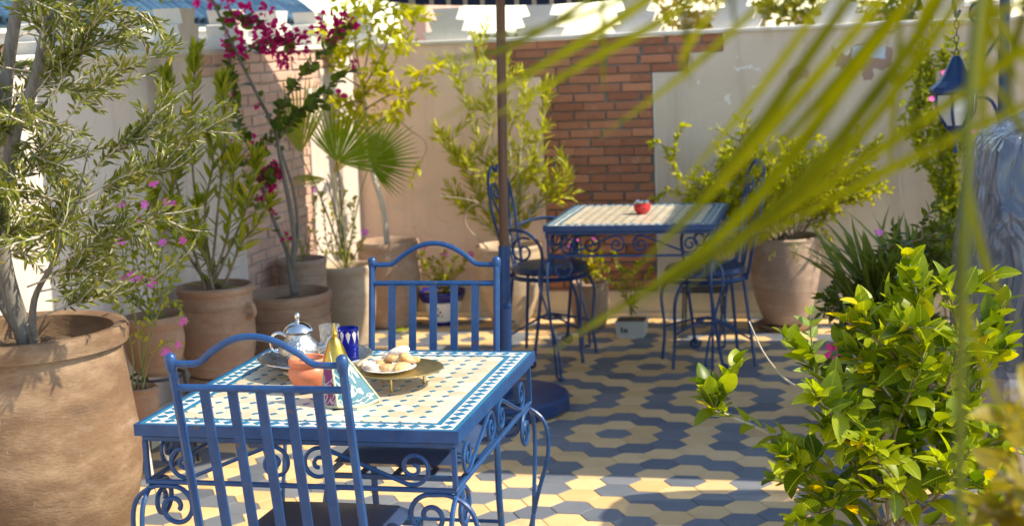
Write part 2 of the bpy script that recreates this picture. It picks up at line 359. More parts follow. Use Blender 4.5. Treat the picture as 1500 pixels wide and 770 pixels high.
# ------------------------------------------------------------------ plaster with patches where the paint has come off
def plaster(name, c1, c2, peel=(), c3=(.60,.53,.45)):
    m = surf(name, c1, c2, rough=.88, scale=1.6, bump=.35, bscale=9, bdist=.012, c3=c3, c3scale=2.4, c3lo=.58, c3hi=.85)
    nt = m.node_tree; N = nt.nodes; L = nt.links; b = N['Principled BSDF']
    col = b.inputs['Base Color'].links[0].from_socket
    tc = N.new('ShaderNodeTexCoord')
    # rain streaks, hairline cracks and grime along the foot
    def layer(fac, colr):
        nonlocal col
        mx = N.new('ShaderNodeMix'); mx.data_type = 'RGBA'; mx.inputs['B'].default_value = (*colr, 1); L.new(fac, mx.inputs['Factor']); L.new(col, mx.inputs['A']); col = mx.outputs['Result']
    mp = N.new('ShaderNodeMapping'); mp.inputs['Scale'].default_value = (9, 9, .7); L.new(tc.outputs['Object'], mp.inputs['Vector'])
    ns = N.new('ShaderNodeTexNoise'); ns.inputs['Scale'].default_value = 1.3; ns.inputs['Detail'].default_value = 6; L.new(mp.outputs['Vector'], ns.inputs['Vector'])
    m1 = N.new('ShaderNodeMapRange'); m1.inputs['From Min'].default_value = .52; m1.inputs['From Max'].default_value = .72; m1.inputs['To Max'].default_value = .45; L.new(ns.outputs['Fac'], m1.inputs['Value'])
    layer(m1.outputs['Result'], lerpc(c1, (.25,.2,.16), .5))
    vo = N.new('ShaderNodeTexVoronoi'); vo.feature = 'DISTANCE_TO_EDGE'; vo.inputs['Scale'].default_value = 1.7
    nw = N.new('ShaderNodeTexNoise'); nw.inputs['Scale'].default_value = 3.5; nw.inputs['Detail'].default_value = 5; L.new(tc.outputs['Object'], nw.inputs['Vector'])
    vw = N.new('ShaderNodeVectorMath'); vw.operation = 'MULTIPLY_ADD'; vw.inputs[1].default_value = (.5,.5,.5); L.new(nw.outputs['Color'], vw.inputs[0]); L.new(tc.outputs['Object'], vw.inputs[2]); L.new(vw.outputs[0], vo.inputs['Vector'])
    m2 = N.new('ShaderNodeMapRange'); m2.inputs['From Min'].default_value = .006; m2.inputs['From Max'].default_value = .0015; m2.inputs['To Max'].default_value = .22; L.new(vo.outputs['Distance'], m2.inputs['Value'])
    layer(m2.outputs['Result'], lerpc(c1, (.15,.12,.1), .7))
    sz = N.new('ShaderNodeSeparateXYZ'); L.new(vw.outputs[0], sz.inputs[0])
    m3 = N.new('ShaderNodeMapRange'); m3.inputs['From Min'].default_value = .72; m3.inputs['From Max'].default_value = .38; m3.inputs['To Max'].default_value = .5; L.new(sz.outputs['Z'], m3.inputs['Value'])
    layer(m3.outputs['Result'], lerpc(c1, (.28,.21,.15), .6))
    nf = N.new('ShaderNodeTexNoise'); nf.inputs['Scale'].default_value = 22; nf.inputs['Detail'].default_value = 4; L.new(tc.outputs['Object'], nf.inputs['Vector'])
    m4 = N.new('ShaderNodeMapRange'); m4.inputs['From Min'].default_value = .70; m4.inputs['From Max'].default_value = .73; m4.inputs['To Max'].default_value = .8; L.new(nf.outputs['Fac'], m4.inputs['Value'])
    layer(m4.outputs['Result'], (.74,.70,.64))
    nd = N.new('ShaderNodeTexNoise'); nd.inputs['Scale'].default_value = 14; nd.inputs['Detail'].default_value = 6
    L.new(tc.outputs['Object'], nd.inputs['Vector'])
    for (cx, cz, hx, hz, colr, amp) in peel:
        sc = N.new('ShaderNodeVectorMath'); sc.operation = 'MULTIPLY_ADD'
        sc.inputs[1].default_value = (amp, amp, amp)
        L.new(nd.outputs['Color'], sc.inputs[0]); L.new(tc.outputs['Object'], sc.inputs[2])
        sx = N.new('ShaderNodeSeparateXYZ'); L.new(sc.outputs[0], sx.inputs[0])
        ab = []
        for o, c, h in (('X', cx+amp/2, hx), ('Z', cz+amp/2, hz)):
            s1 = N.new('ShaderNodeMath'); s1.operation = 'SUBTRACT'; s1.inputs[1].default_value = c; L.new(sx.outputs[o], s1.inputs[0])
            s2 = N.new('ShaderNodeMath'); s2.operation = 'ABSOLUTE'; L.new(s1.outputs[0], s2.inputs[0])
            s3 = N.new('ShaderNodeMath'); s3.operation = 'DIVIDE'; s3.inputs[1].default_value = h; L.new(s2.outputs[0], s3.inputs[0])
            ab.append(s3)
        mxn = N.new('ShaderNodeMath'); mxn.operation = 'MAXIMUM'; L.new(ab[0].outputs[0], mxn.inputs[0]); L.new(ab[1].outputs[0], mxn.inputs[1])
        lt = N.new('ShaderNodeMapRange'); lt.inputs['From Min'].default_value = 1.04; lt.inputs['From Max'].default_value = .96
        L.new(mxn.outputs[0], lt.inputs['Value'])
        mx = N.new('ShaderNodeMix'); mx.data_type = 'RGBA'; mx.inputs['B'].default_value = (*colr, 1)
        L.new(lt.outputs['Result'], mx.inputs['Factor']); L.new(col, mx.inputs['A']); col = mx.outputs['Result']
    L.new(col, b.inputs['Base Color'])
    return m
BARE = (.36,.235,.19); PALEB = (.50,.58,.70); CHIP = (.70,.67,.62)
M['plast_bounce'] = plaster('bounce_tinted_plaster', (.76,.53,.40), (.80,.60,.475), c3=(.58,.45,.35))  # left back-wall panel: warm bounce light put into the plaster colour
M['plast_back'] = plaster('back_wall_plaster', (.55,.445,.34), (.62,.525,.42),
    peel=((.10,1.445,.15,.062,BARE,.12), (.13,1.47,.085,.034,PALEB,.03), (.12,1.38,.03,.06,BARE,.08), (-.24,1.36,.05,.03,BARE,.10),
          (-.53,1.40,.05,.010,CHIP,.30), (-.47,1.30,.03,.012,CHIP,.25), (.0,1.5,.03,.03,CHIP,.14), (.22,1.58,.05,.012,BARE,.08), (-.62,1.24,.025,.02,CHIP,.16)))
M['plast_left'] = plaster('side_wall_plaster', (.54,.455,.40), (.61,.53,.47), c3=(.48,.39,.34))
M['skirt'] = surf('skirting_paint', (.55,.45,.30), (.62,.53,.38), rough=.8, scale=4, c3=(.42,.34,.24), c3scale=5)
M['planter'] = plaster('planter_plaster', (.50,.37,.31), (.58,.45,.38), c3=(.45,.35,.30))

# ------------------------------------------------------------------ ground below the terrace, reaching the horizon
g = MB(); g.add([(-3000,-3000,-7),(3000,-3000,-7),(3000,3000,-7),(-3000,3000,-7)], [(0,1,2,3)])
M['earth'] = surf('dry_earth', (.34,.24,.16), (.44,.33,.22), rough=.95, scale=.05)
tag(g.build('ground', M['earth']), 'dry ochre ground far below the roof terrace', kind='structure')

# ------------------------------------------------------------------ floor of hexagonal cement tiles
WALL_Y = 8.083; WALL_X = -2.83; WALL_H = 1.605
floor = MB().box(-2.84, 2.9, 1.0, WALL_Y+.01, -.25, -.0035).build('floor', M['fgrout'])
tag(floor, 'terrace floor of ochre and blue grey hexagonal tiles', kind='structure')
HX, HY = .0792, .1337
A0 = (-.931, 5.619)
def hexmesh(name, mat):
    mb = MB(); g2 = .0015
    o = [(HX-g2, 0), (HX/2-g2*.6, HY/2-g2), (-HX/2+g2*.6, HY/2-g2), (-HX+g2, 0), (-HX/2+g2*.6, -HY/2+g2), (HX/2-g2*.6, -HY/2+g2)]
    i = [(x*.985, y*.985) for x, y in o]
    vs = [(x, y, -.012) for x, y in o] + [(x, y, -.0012) for x, y in o] + [(x, y, 0) for x, y in i]
    fs = [tuple(range(12, 18))]
    for k in range(6):
        j = (k+1) % 6
        fs += [(k, j, 6+j, 6+k), (6+k, 6+j, 12+j, 12+k)]
    mb.add(vs, fs); return mb, mb.mesh(name, mat)
hexmb, hex_y = hexmesh('ochre_tile', M['tile_y']); _, hex_b = hexmesh('blue_tile', M['tile_b'])
def hexdist(i1, r1, i2, r2):           # i column, r row (half steps in odd columns)
    dc = abs(i1-i2); dr = abs(r1-r2)
    return dc + max(0, dr - dc/2)
centres = [(a*3+b*3, a*4.5-b*4.5) for a in range(-8, 9) for b in range(-8, 9)]
tiles = []
for i in range(-17, 32):
    for j in range(-36, 22):
        r = j + (0.5 if i % 2 else 0.0)
        x = A0[0] + i*1.5*HX; y = A0[1] + r*HY
        if x < WALL_X+.03 or x > 2.6 or y < 1.2 or y > WALL_Y-.03: continue
        d = min(hexdist(i, r, c[0], c[1]) for c in centres if abs(c[0]-i) < 8 and abs(c[1]-r) < 8)
        blue = d < .5 or 1.5 < d < 2.5
        p = Vector((x, y, 0)) - CAM; dep = p.dot(C_F)
        u = 750 + FPX*p.dot(C_R)/dep if dep > .3 else -1; v = 385 - FPX*p.dot(C_U)/dep if dep > .3 else -1
        vis = (dep > 0 and 480 < v < 790 and (640 < u < 1200) and not (v > 640 and u < 690))
        vis2 = (dep > 0 and 690 < v < 790 and 200 < u <= 700)
        tiles.append((dep if vis else (dep+.6 if vis2 else 100+abs(dep)), x, y, blue))
tiles.sort(key=lambda t: t[0])
for t in tiles[:300]:
    o = link('tile', hex_b if t[3] else hex_y, floor, (t[1], t[2], random.uniform(-.0008, .0006)), (random.uniform(-.003,.003), random.uniform(-.003,.003), random.choice((0, PI))))
def tint_attr(me, vals):
    a = me.attributes.new('tint', 'FLOAT', 'FACE'); a.data.foreach_set('value', np.asarray(vals, dtype=np.float32))
def objrand_from_attr(mat, name):
    """copy of a material that varies by the face attribute 'tint' instead of by object"""
    m = mat.copy(); m.name = name; nt = m.node_tree
    oi = [n for n in nt.nodes if n.type == 'OBJECT_INFO'][0]
    at_ = nt.nodes.new('ShaderNodeAttribute'); at_.attribute_name = 'tint'
    for l in list(oi.outputs['Random'].links):
        s = l.to_socket; nt.links.remove(l); nt.links.new(at_.outputs['Fac'], s)
    return m
for blue, nm in ((False, 'ochre_tiles'), (True, 'blue_tiles')):
    mb = MB(); tv = []
    for t in tiles[300:]:
        if t[3] == blue:
            dz = random.uniform(-.0008, .0006); mb.add([(x+t[1], y+t[2], z+dz) for x, y, z in hexmb.v], hexmb.f); tv += [random.random()]*len(hexmb.f)
    me = mb.mesh(nm, objrand_from_attr(M['tile_b' if blue else 'tile_y'], nm+'_mat')); tint_attr(me, tv)
    tag(link(nm, me, floor), kind='stuff')

# ------------------------------------------------------------------ walls
MER = [(.122,0),(.147,.046),(.090,.051),(.111,.11),(.058,.118),(.082,.183)]
MERP = MER + [(-x, z) for x, z in reversed(MER)]
BH, BL, JT = .0516, .1855, .0085
def lay_bricks(parent, horizontal, plane, spans, mat, tag_name='brick'):
    # brick meshes by length are shared; local x along the wall, y depth, z up
    cache = {}
    def bm_(L):
        k = round(L, 3)
        if k not in cache:
            mb = MB().box(-k/2, k/2, -.03, .03, -(BH-JT)/2, (BH-JT)/2, bev=.003)
            cache[k] = mb.mesh('brick', mat)
        return cache[k]
    n = 0
    z = .008
    while z + BH < WALL_H+.012:
        u0, u1 = spans(z + BH/2)
        # running bond with a little irregularity
        u = u0 - (BL/2 if n % 2 else 0) + (.02 if n % 4 > 1 else 0) - (0.02 if n % 4 > 1 else 0)
        if n % 3 == 2: u -= .03
        while u < u1 - .01:
            a = max(u, u0); b = min(u+BL, u1)
            L = b-a-JT-random.choice((0,.002,.004,.006))
            if L > .02:
                c = (a+b)/2
                zz = z + BH/2 + random.uniform(-.0022, .0022); off = random.uniform(-.006, .003); tw = random.uniform(-.006, .006)
                if horizontal: link('brick', bm_(L), parent, (c, plane+.03+.004+off, zz), (0, tw, random.uniform(-.006,.006)))
                else: link('brick', bm_(L), parent, (plane-.03-.004+off, c, zz), (tw, 0, PI/2+random.uniform(-.006,.006)))
            u += BL*random.choice((1,1,1,.94,1.06))
        z += BH; n += 1

bw = empty('back_wall', (0,0,0), 0, 'plastered back wall, left panel tinted peach for bounce light, with red brick pier and stepped merlons', 'wall')
def span_back(z):
    if z > 1.50: return (-2.09, -.655)
    if z > 1.395: return (-1.89, -.85)
    return (-1.70, -1.053)
# plaster left and right of the pier (joined panels butt against the brick field); left tone holds painted bounce light
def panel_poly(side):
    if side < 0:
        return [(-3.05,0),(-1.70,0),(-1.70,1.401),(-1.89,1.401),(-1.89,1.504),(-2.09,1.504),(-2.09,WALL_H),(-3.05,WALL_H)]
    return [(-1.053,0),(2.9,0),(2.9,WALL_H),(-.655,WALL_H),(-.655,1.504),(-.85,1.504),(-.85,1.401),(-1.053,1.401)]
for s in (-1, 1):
    MB().prism(panel_poly(s), 'y', WALL_Y, WALL_Y+.2).build('plaster_panel', M['plast_bounce' if s < 0 else 'plast_back'], bw)
MB().box(-2.2, -.6, WALL_Y+.013, WALL_Y+.19, .001, WALL_H-.001).build('mortar_bed', M['mortar'], bw)
lay_bricks(bw, True, WALL_Y, span_back, M['brick'])
MB().box(-1.0545, -1.043, WALL_Y-.003, WALL_Y+.012, .15, 1.400).build('edge_bead', M['limew'], bw)
MB().box(-2.83, 2.9, WALL_Y-.012, WALL_Y+.212, WALL_H, WALL_H+.028, bev=.006).build('coping', M['limew'], bw)
sk = MB(); sk.box(-2.83, 2.9, WALL_Y-.045, WALL_Y-.001, 0, .03); sk.box(-2.83, 2.9, WALL_Y-.028, WALL_Y-.001, .03, .15)
sk.build('skirting', M['skirt'], bw)
mer_mesh = MB().prism(MERP, 'y', -.065, .065).mesh('merlon', M['limew'])
for k in range(-1, 9):
    link('merlon', mer_mesh, bw, (-2.257+.5567*k, WALL_Y+.10, WALL_H+.0275))

lw = empty('side_wall', (WALL_X,0,0), 0, 'long left side wall with pale brick pier behind the potted plants', 'wall')
def span_left(z):
    if z > 1.50: return (5.95, 7.72)
    if z > 1.395: return (6.15, 7.52)
    return (6.37, 7.31)
for poly in ([(1.0,0),(6.37,0),(6.37,1.401),(6.15,1.401),(6.15,1.504),(5.95,1.504),(5.95,WALL_H),(1.0,WALL_H)],
             [(7.31,0),(WALL_Y,0),(WALL_Y,WALL_H),(7.72,WALL_H),(7.72,1.504),(7.52,1.504),(7.52,1.401),(7.31,1.401)]):
    MB().prism(poly, 'x', -.2, 0).build('plaster_panel', M['plast_left'], lw)
MB().box(-.19, -.013, 5.9, 7.8, .001, WALL_H-.001).build('mortar_bed', M['mortarp'], lw)
lay_bricks(lw, False, 0.0, span_left, M['brickp'])
MB().box(-.212, .012, 1.0, WALL_Y+.2, WALL_H, WALL_H+.028, bev=.006).build('coping', M['limew'], lw)
MB().box(.001, .025, 1.0, WALL_Y-.05, 0, .15).build('skirting', M['skirt'], lw)
mer_side = MB().prism(MERP, 'x', -.065, .065).mesh('merlon', M['limew'])
for k in range(0, 11):
    link('merlon', mer_side, lw, (-.1, 7.66-.5567*k, WALL_H+.0275))

# ------------------------------------------------------------------ houses beyond the wall
M['roofb'] = surf('blue_glazed_tile', (.010,.036,.075), (.045,.10,.15), rough=.35, objrand=.8, scale=8, c3=(.24,.22,.20), c3scale=5, c3lo=.6, c3hi=.8)
M['pinkw'] = surf('pink_house_wall', (.46,.27,.20), (.54,.34,.26), rough=.9, scale=2, c3=(.60,.50,.45), c3scale=2)
M['paleh'] = surf('pale_house_wall', (.56,.44,.34), (.64,.53,.43), rough=.9, scale=2)
M['darkw'] = surf('dark_opening', (.05,.04,.035), (.08,.065,.055), rough=.6)
_pl, _pr = at(60,46,9.6), at(402,27,13.4)
hs = empty('tiled_house', ((_pl.x+_pr.x)/2, (_pl.y+_pr.y)/2, (_pl.z+_pr.z)/2-1.74), math.atan2(_pr.y-_pl.y, _pr.x-_pl.x), 'pink house with blue glazed tile roof behind the side wall', 'house')
MB().box(-2.6, 2.6, .1, 3.0, -7-hs.location.z, 1.66).build('wall', M['pinkw'], hs)
MB().box(-2.7, 2.7, -.02, .2, 1.60, 1.68).build('cornice', M['limew'], hs)
rl = .24; pitch = rad(38)
half = MB()
for k in range(2):
    zz = .10 + k*0
n = 6; vs = []; fs = []
for e, (yy, rr) in enumerate(((0, .060), (.26, .052))):
    for i in range(n+1):
        a = PI*i/n; vs.append((rr*math.cos(a), yy, rr*math.sin(a)))
    for i in range(n+1):
        a = PI*i/n; vs.append(((rr-.009)*math.cos(a), yy, (rr-.009)*math.sin(a)))
for i in range(n):
    fs += [(i, i+1, 2*(n+1)+i+1, 2*(n+1)+i), (n+1+i+1, n+1+i, 3*(n+1)+i, 3*(n+1)+i+1), (i+1, i, n+1+i, n+1+i+1)]
half.add(vs, fs); tile_me = half.mesh('roof_tile', M['roofb'], smooth=True)
roof = MB().add([(-2.7,-.12,1.73),(2.7,-.12,1.73),(2.7,-.12+rl*2*math.cos(pitch),1.73+rl*2*math.sin(pitch)),(-2.7,-.12+rl*2*math.cos(pitch),1.73+rl*2*math.sin(pitch)),
                 (-2.7,-.12,1.70),(2.7,-.12,1.70),(2.7,-.12+rl*2*math.cos(pitch),1.70+rl*2*math.sin(pitch)),(-2.7,-.12+rl*2*math.cos(pitch),1.70+rl*2*math.sin(pitch))],
                [(0,1,2,3),(7,6,5,4),(0,4,5,1),(1,5,6,2),(2,6,7,3),(3,7,4,0)]).build('roof', M['roofb'], hs)
for r_ in range(2):
    for c_ in range(42):
        s_ = r_*.23
        link('roof_tile', tile_me, roof, (-2.62+c_*.1275+random.uniform(-.003,.003), -.16+s_*math.cos(pitch), 1.745+s_*math.sin(pitch)), (pitch+random.uniform(-.03,.03), 0, random.uniform(-.02,.02)))
def house(name, loc, rz, w, d, h, mat, label, wins=(), parapet=True):
    e = empty(name, loc, rz, label, 'house')
    MB().box(-w/2, w/2, 0, d, -7, h).build('wall', mat, e)
    if parapet: MB().box(-w/2-.05, w/2+.05, -.05, d+.05, h, h+.12).build('parapet', M['limew'], e)
    for (x, z, ww, hh) in wins:
        wf = MB(); wf.box(x-ww/2-.05, x+ww/2+.05, -.04, 0.0-.002, z-.05, z); wf.box(x-ww/2-.05, x+ww/2+.05, -.04, -.002, z+hh, z+hh+.05)
        wf.box(x-ww/2-.05, x-ww/2, -.04, -.002, z, z+hh); wf.box(x+ww/2, x+ww/2+.05, -.04, -.002, z, z+hh)
        wo = wf.build('window', M['limew'], e)
        MB().box(x-ww/2, x+ww/2, -.012, -.001, z, z+hh).build('pane', M['darkw'], wo)
    return e
house('rooftop_tower', (at(606,20,14.6).x, 14.6, 0), 0, .26, 1.6, 4.2, M['pinkw'], 'slim pink tower rising behind the lemon tree')
house('pale_house', (at(1060,30,19).x, 19.0, 0), .1, 1.1, 3.0, 1.78, M['paleh'], 'pale flat roofed house beyond the middle of the back wall', wins=((-.2,1.55,.25,.15),(.25,1.55,.25,.15)))
house('far_house', (at(700,44,40).x, 40, 0), -.1, 3.0, 5, 1.75, M['paleh'], 'low far house on the skyline left of the parasol pole', wins=((-1,1.0,.6,.6),(1,1.0,.6,.6)))
house('brown_house', (at(1330,25,30).x, 30, 0), .1, 4.0, 4, 1.9, M['pinkw'], 'brown house on the skyline behind the lantern', wins=((-1,1.0,.6,.6),(1,1.0,.6,.6)))
# ------------------------------------------------------------------ mosaic table
TW, TD, TZ = .80, .83, .75
def plate(poly, h, ins=.0008):
    mb = MB(); n = len(poly)
    cx = sum(p[0] for p in poly)/n; cy = sum(p[1] for p in poly)/n
    inn = [(cx+(x-cx)*(1-.03), cy+(y-cy)*(1-.03)) for x, y in poly]
    vs = [(x, y, 0) for x, y in poly] + [(x, y, h-ins) for x, y in poly] + [(x, y, h) for x, y in inn]
    fs = [tuple(range(2*n, 3*n))]
    for k in range(n):
        j = (k+1) % n; fs += [(k, j, n+j, n+k), (n+k, n+j, 2*n+j, 2*n+k)]
    return mb.add(vs, fs)
def make_table(label, loc):
    t = empty('mosaic_table', loc, 0, label, 'table', 'blue iron tables with mosaic tops')
    hx, hy = TW/2, TD/2
    rim = MB(); th = .006
    rim.box(-hx, hx, -hy, -hy+th, TZ-.028, TZ); rim.box(-hx, hx, hy-th, hy, TZ-.028, TZ)
    rim.box(-hx, -hx+th, -hy+th, hy-th, TZ-.028, TZ); rim.box(hx-th, hx, -hy+th, hy-th, TZ-.028, TZ)
    rim.build('rim', M['iron'], t)
    top = MB().box(-hx+th, hx-th, -hy+th, hy-th, TZ-.024, TZ-.0042).build('table_top', M['grout'], t)
    zb = TZ-.005; h = .0042
    # field: octagonal cream pieces with small blue lozenges where four meet
    e = .072; nx, ny = 14, 14
    px, py = (TW-2*e)/nx, (TD-2*e)/ny
    c = .0102; gp = .0006
    def octa(w, hgt, cut):
        w = w/2-gp; hgt = hgt/2-gp; k = cut+gp
        return [(w-k, -hgt), (w, -hgt+k), (w, hgt-k), (w-k, hgt), (-w+k, hgt), (-w, hgt-k), (-w, -hgt+k), (-w+k, -hgt)]
    oct_me = plate(octa(px, py, c), h).mesh('cream_tile', M['cream'])
    loz = plate([(c-.0004, 0), (0, c-.0004), (-c+.0004, 0), (0, -c+.0004)], h+.0003).mesh('blue_lozenge', M['zblue'])
    for i in range(nx):
        for j in range(ny):
            link('cream_tile', oct_me, top, (-hx+e+px*(i+.5), -hy+e+py*(j+.5), zb+random.uniform(-.0003,.0003)), (random.uniform(-.006,.006), random.uniform(-.006,.006), random.choice((0, PI))))
    for i in range(nx+1):
        for j in range(ny+1):
            if 0 < i < nx and 0 < j < ny:
                link('blue_lozenge', loz, top, (-hx+e+px*i, -hy+e+py*j, zb), (0, 0, random.uniform(-.1,.1)))
    # border: line, white band with lozenges, line
    def strip_pieces(a, b, nm, mat, seg):
        # a,b: inner offset from the edge
        for side in range(4):
            L = (TW if side % 2 == 0 else TD) - 2*a
            k = max(1, round(L/seg)); s = L/k
            for q in range(k):
                u0 = -L/2+q*s+.0006; u1 = u0+s-.0012
                if side in (0, 2):
                    y0, y1 = (-hy+a, -hy+b) if side == 0 else (hy-b, hy-a)
                    lim = hx-a
                    x0, x1 = u0, u1
                else:
                    x0, x1 = (-hx+a, -hx+b) if side == 1 else (hx-b, hx-a)
                    cut = (b-a)+.001
                    y0, y1 = max(u0, -hy+a+cut), min(u1, hy-a-cut)
                me = plate([(x0-(x0+x1)/2, y0-(y0+y1)/2), (x1-(x0+x1)/2, y0-(y0+y1)/2), (x1-(x0+x1)/2, y1-(y0+y1)/2), (x0-(x0+x1)/2, y1-(y0+y1)/2)], h).mesh(nm, mat)
                link(nm, me, top, ((x0+x1)/2, (y0+y1)/2, zb+random.uniform(-.0002,.0002)))
    strip_pieces(.0075, .0185, 'blue_strip', M['zblue'], .1)
    strip_pieces(.0195, .056, 'white_strip', M['zwhite'], .13)
    strip_pieces(.057, .0695, 'blue_strip', M['zblue'], .1)
    dm = plate([(.0165, 0), (0, .0165), (-.0165, 0), (0, -.0165)], .0014).mesh('border_lozenge', M['zblue'])
    off = .0378; za = zb+h-.0006
    nxd, nyd = 20, 21
    for k in range(nxd):
        x = -hx+off+(TW-2*off)*k/(nxd-1)
        for y in (-hy+off, hy-off): link('border_lozenge', dm, top, (x, y, za), (0, 0, random.uniform(-.08,.08)))
    for k in range(1, nyd-1):
        y = -hy+off+(TD-2*off)*k/(nyd-1)
        for x in (-hx+off, hx-off): link('border_lozenge', dm, top, (x, y, za), (0, 0, random.uniform(-.08,.08)))
    # apron: rails, corner posts and scrolls on each side
    ins = .012
    rails = MB()
    for z0, z1 in ((.706, .719), (.600, .611)):
        w = .011
        rails.box(-hx+ins, hx-ins, -hy+ins, -hy+ins+w, z0, z1, bev=.002); rails.box(-hx+ins, hx-ins, hy-ins-w, hy-ins, z0, z1, bev=.002)
        rails.box(-hx+ins, -hx+ins+w, -hy+ins+w, hy-ins-w, z0, z1, bev=.002); rails.box(hx-ins-w, hx-ins, -hy+ins+w, hy-ins-w, z0, z1, bev=.002)
    rails.build('apron_rail', M['iron'], t)
    for sx in (-1, 1):
        for sy in (-1, 1):
            p = MB(); a = ins
            x0 = sx*(hx-a-.0055); y0 = sy*(hy-a-.0055)
            p.box(x0-.0055, x0+.0055, y0-.0055, y0+.0055, .611, .706); p.build('corner_post', M['iron'], t)
    zm = .6585; R_ = .0405
    inner = spiral(.056, zm, R_+.002, .006, rad(62), rad(62+560), 44); outer = spiral(.285, zm-.001, R_+.002, .006, rad(242), rad(242+560), 44)
    half = list(reversed(inner)) + outer
    for side in range(4):
        for s in (-1, 1):
            mb = MB(); pts = []
            for (u, z) in half:
                if side == 0: pts.append((s*u, -hy+ins+.0055, z))
                elif side == 1: pts.append((hx-ins-.0055, s*u, z))
                elif side == 2: pts.append((s*u, hy-ins-.0055, z))
                else: pts.append((-hx+ins+.0055, s*u, z))
            mb.tube(pts, .0052, 6); mb.build('scroll', M['iron'], t, smooth=True)
    # legs: each a pair of arched bars that curl into scrolls under the rails
    body = catmull([(.040,0,.006),(.030,0,.15),(-.012,0,.33),(-.048,0,.46),(-.040,0,.55),(.010,0,.592),(.062,0,.5945)], 6)
    pl = [(p.x, p.z) for p in body] + spiral(.064, .5425, .052, .012, rad(85), rad(85-470), 40)
    for sx in (-1, 1):
        for sy in (-1, 1):
            mb = MB()
            cx, cy = sx*(hx-ins-.006), sy*(hy-ins-.006)
            mb.tube([(cx - sx*u, cy - sy*.0, z) for u, z in pl], .0062, 7)
            mb.tube([(cx - sx*.012*max(0, 1-z/.3), cy - sy*u, z) for u, z in pl], .0062, 7)
            mb.lathe([(.016,0),(.018,.004),(.014,.012)], 10, (cx-sx*.034, cy-sy*.03, 0))
            mb.build('leg', M['iron'], t, smooth=True)
    return t
table = make_table('blue iron mosaic table in front, laid with a silver tea set', (-1.249, 3.405, 0))
table2 = copy_tree(table)
table2.location = (-.978, 6.885, 0)
table2['label'] = 'blue iron mosaic table at the back carrying only a small red bowl'

# ------------------------------------------------------------------ slat back chair
def make_chair(label, loc, rz):
    t = empty('slat_chair', loc, rz, label, 'chair', 'blue iron slat back chairs at the front table')
    hw = .1975
    yb = lambda z: -.195 - max(0, z-.44)*.19          # the back leans away from the seat
    for s in (-1, 1):
        mb = MB(); mb.tube([(s*hw, -.20-.03, 0), (s*hw, -.197, .25), (s*hw, yb(.44), .44), (s*hw, yb(.7), .7), (s*hw, yb(.945), .945)], .0105, 8)
        mb.lathe([(.004,-.03),(.0115,-.02),(.0138,0),(.0128,.010),(.007,.016),(.002,.018)], 12, (s*hw, yb(.955), .955))
        mb.build('back_post', M['iron'], t, smooth=True)
        mb = MB(); mb.tube(catmull([(s*(hw-.01), .20, .43), (s*(hw+.004), .215, .33), (s*(hw-.004), .20, .15), (s*(hw), .215, .0)], 5), .0095, 8); mb.build('leg', M['iron'], t, smooth=True)
    za = .948
    P = [(-hw, za), (-hw*.80, za), (-hw*.66, za+.004), (-hw*.5, za+.028), (-hw*.25, za+.055), (0, za+.064), (hw*.25, za+.055), (hw*.5, za+.028), (hw*.66, za+.004), (hw*.80, za), (hw, za)]
    MB().tube(catmull([(x, yb(z), z) for x, z in P], 5), .0078, 8).build('crest_rail', M['iron'], t, smooth=True)
    MB().tube([(-hw, yb(.892), .892), (hw, yb(.892), .892)], .0085, 8).build('cross_rail', M['iron'], t, smooth=True)
    for k in range(5):
        x = -hw + 2*hw*(k+1)/6
        MB().bar((x, yb(.886)+.002, .894), (x, yb(.455)+.002, .455), .0225, .006, (0,1,0)).build('slat', M['iron'], t)
    fr = MB()
    for y in (-.195, .20): fr.bar((-hw, y, .432), (hw, y, .432), .012, .014)
    for x in (-hw, hw): fr.bar((x, -.195, .432), (x, .20, .432), .012, .014)
    for x in (-.1, 0, .1): fr.bar((x, -.19, .4335), (x, .195, .4335), .02, .005)
    fr.build('seat_frame', M['iron'], t)
    MB().tube([(-hw, -.205, .17), (hw, -.205, .17)], .006, 6).build('stretcher', M['iron'], t, smooth=True)
    MB().tube([(-hw, .2, .17), (hw, .2, .17)], .006, 6).build('stretcher', M['iron'], t, smooth=True)
    cu = MB()
    # cushion with rounded edges and a slightly domed top
    n = 12; vs = []; fs = []
    w, d = .186, .192
    def pt(i, j, top):
        u = -1+2*i/n; v = -1+2*j/n
        e = max(abs(u), abs(v)); edge = (1-e**6)
        z = .4665 + (.026*edge**.5 + .006*(1-u*u)*(1-v*v) if top else -.022*edge**.5)
        k = 1-.03*abs(u*v)**3
        return (w*u*k, d*v*k, z)
    for top in (0, 1):
        b = len(vs)
        for i in range(n+1):
            for j in range(n+1): vs.append(pt(i, j, top))
        for i in range(n):
            for j in range(n):
                q = (b+i*(n+1)+j, b+(i+1)*(n+1)+j, b+(i+1)*(n+1)+j+1, b+i*(n+1)+j+1); fs.append(q if top else q[::-1])
    cu.add(vs, fs); cu.build('cushion', M['vinyl'], t, smooth='all')
    return t
chair_f = make_chair('blue slat back iron chair nearest the camera, seen from behind', (-1.235, 3.075, 0), 0)
chair_b = copy_tree(chair_f); chair_b.location = (-1.222, 3.83, 0); chair_b.rotation_euler.z = PI
chair_b['label'] = 'blue slat back iron chair on the far side of the front table'

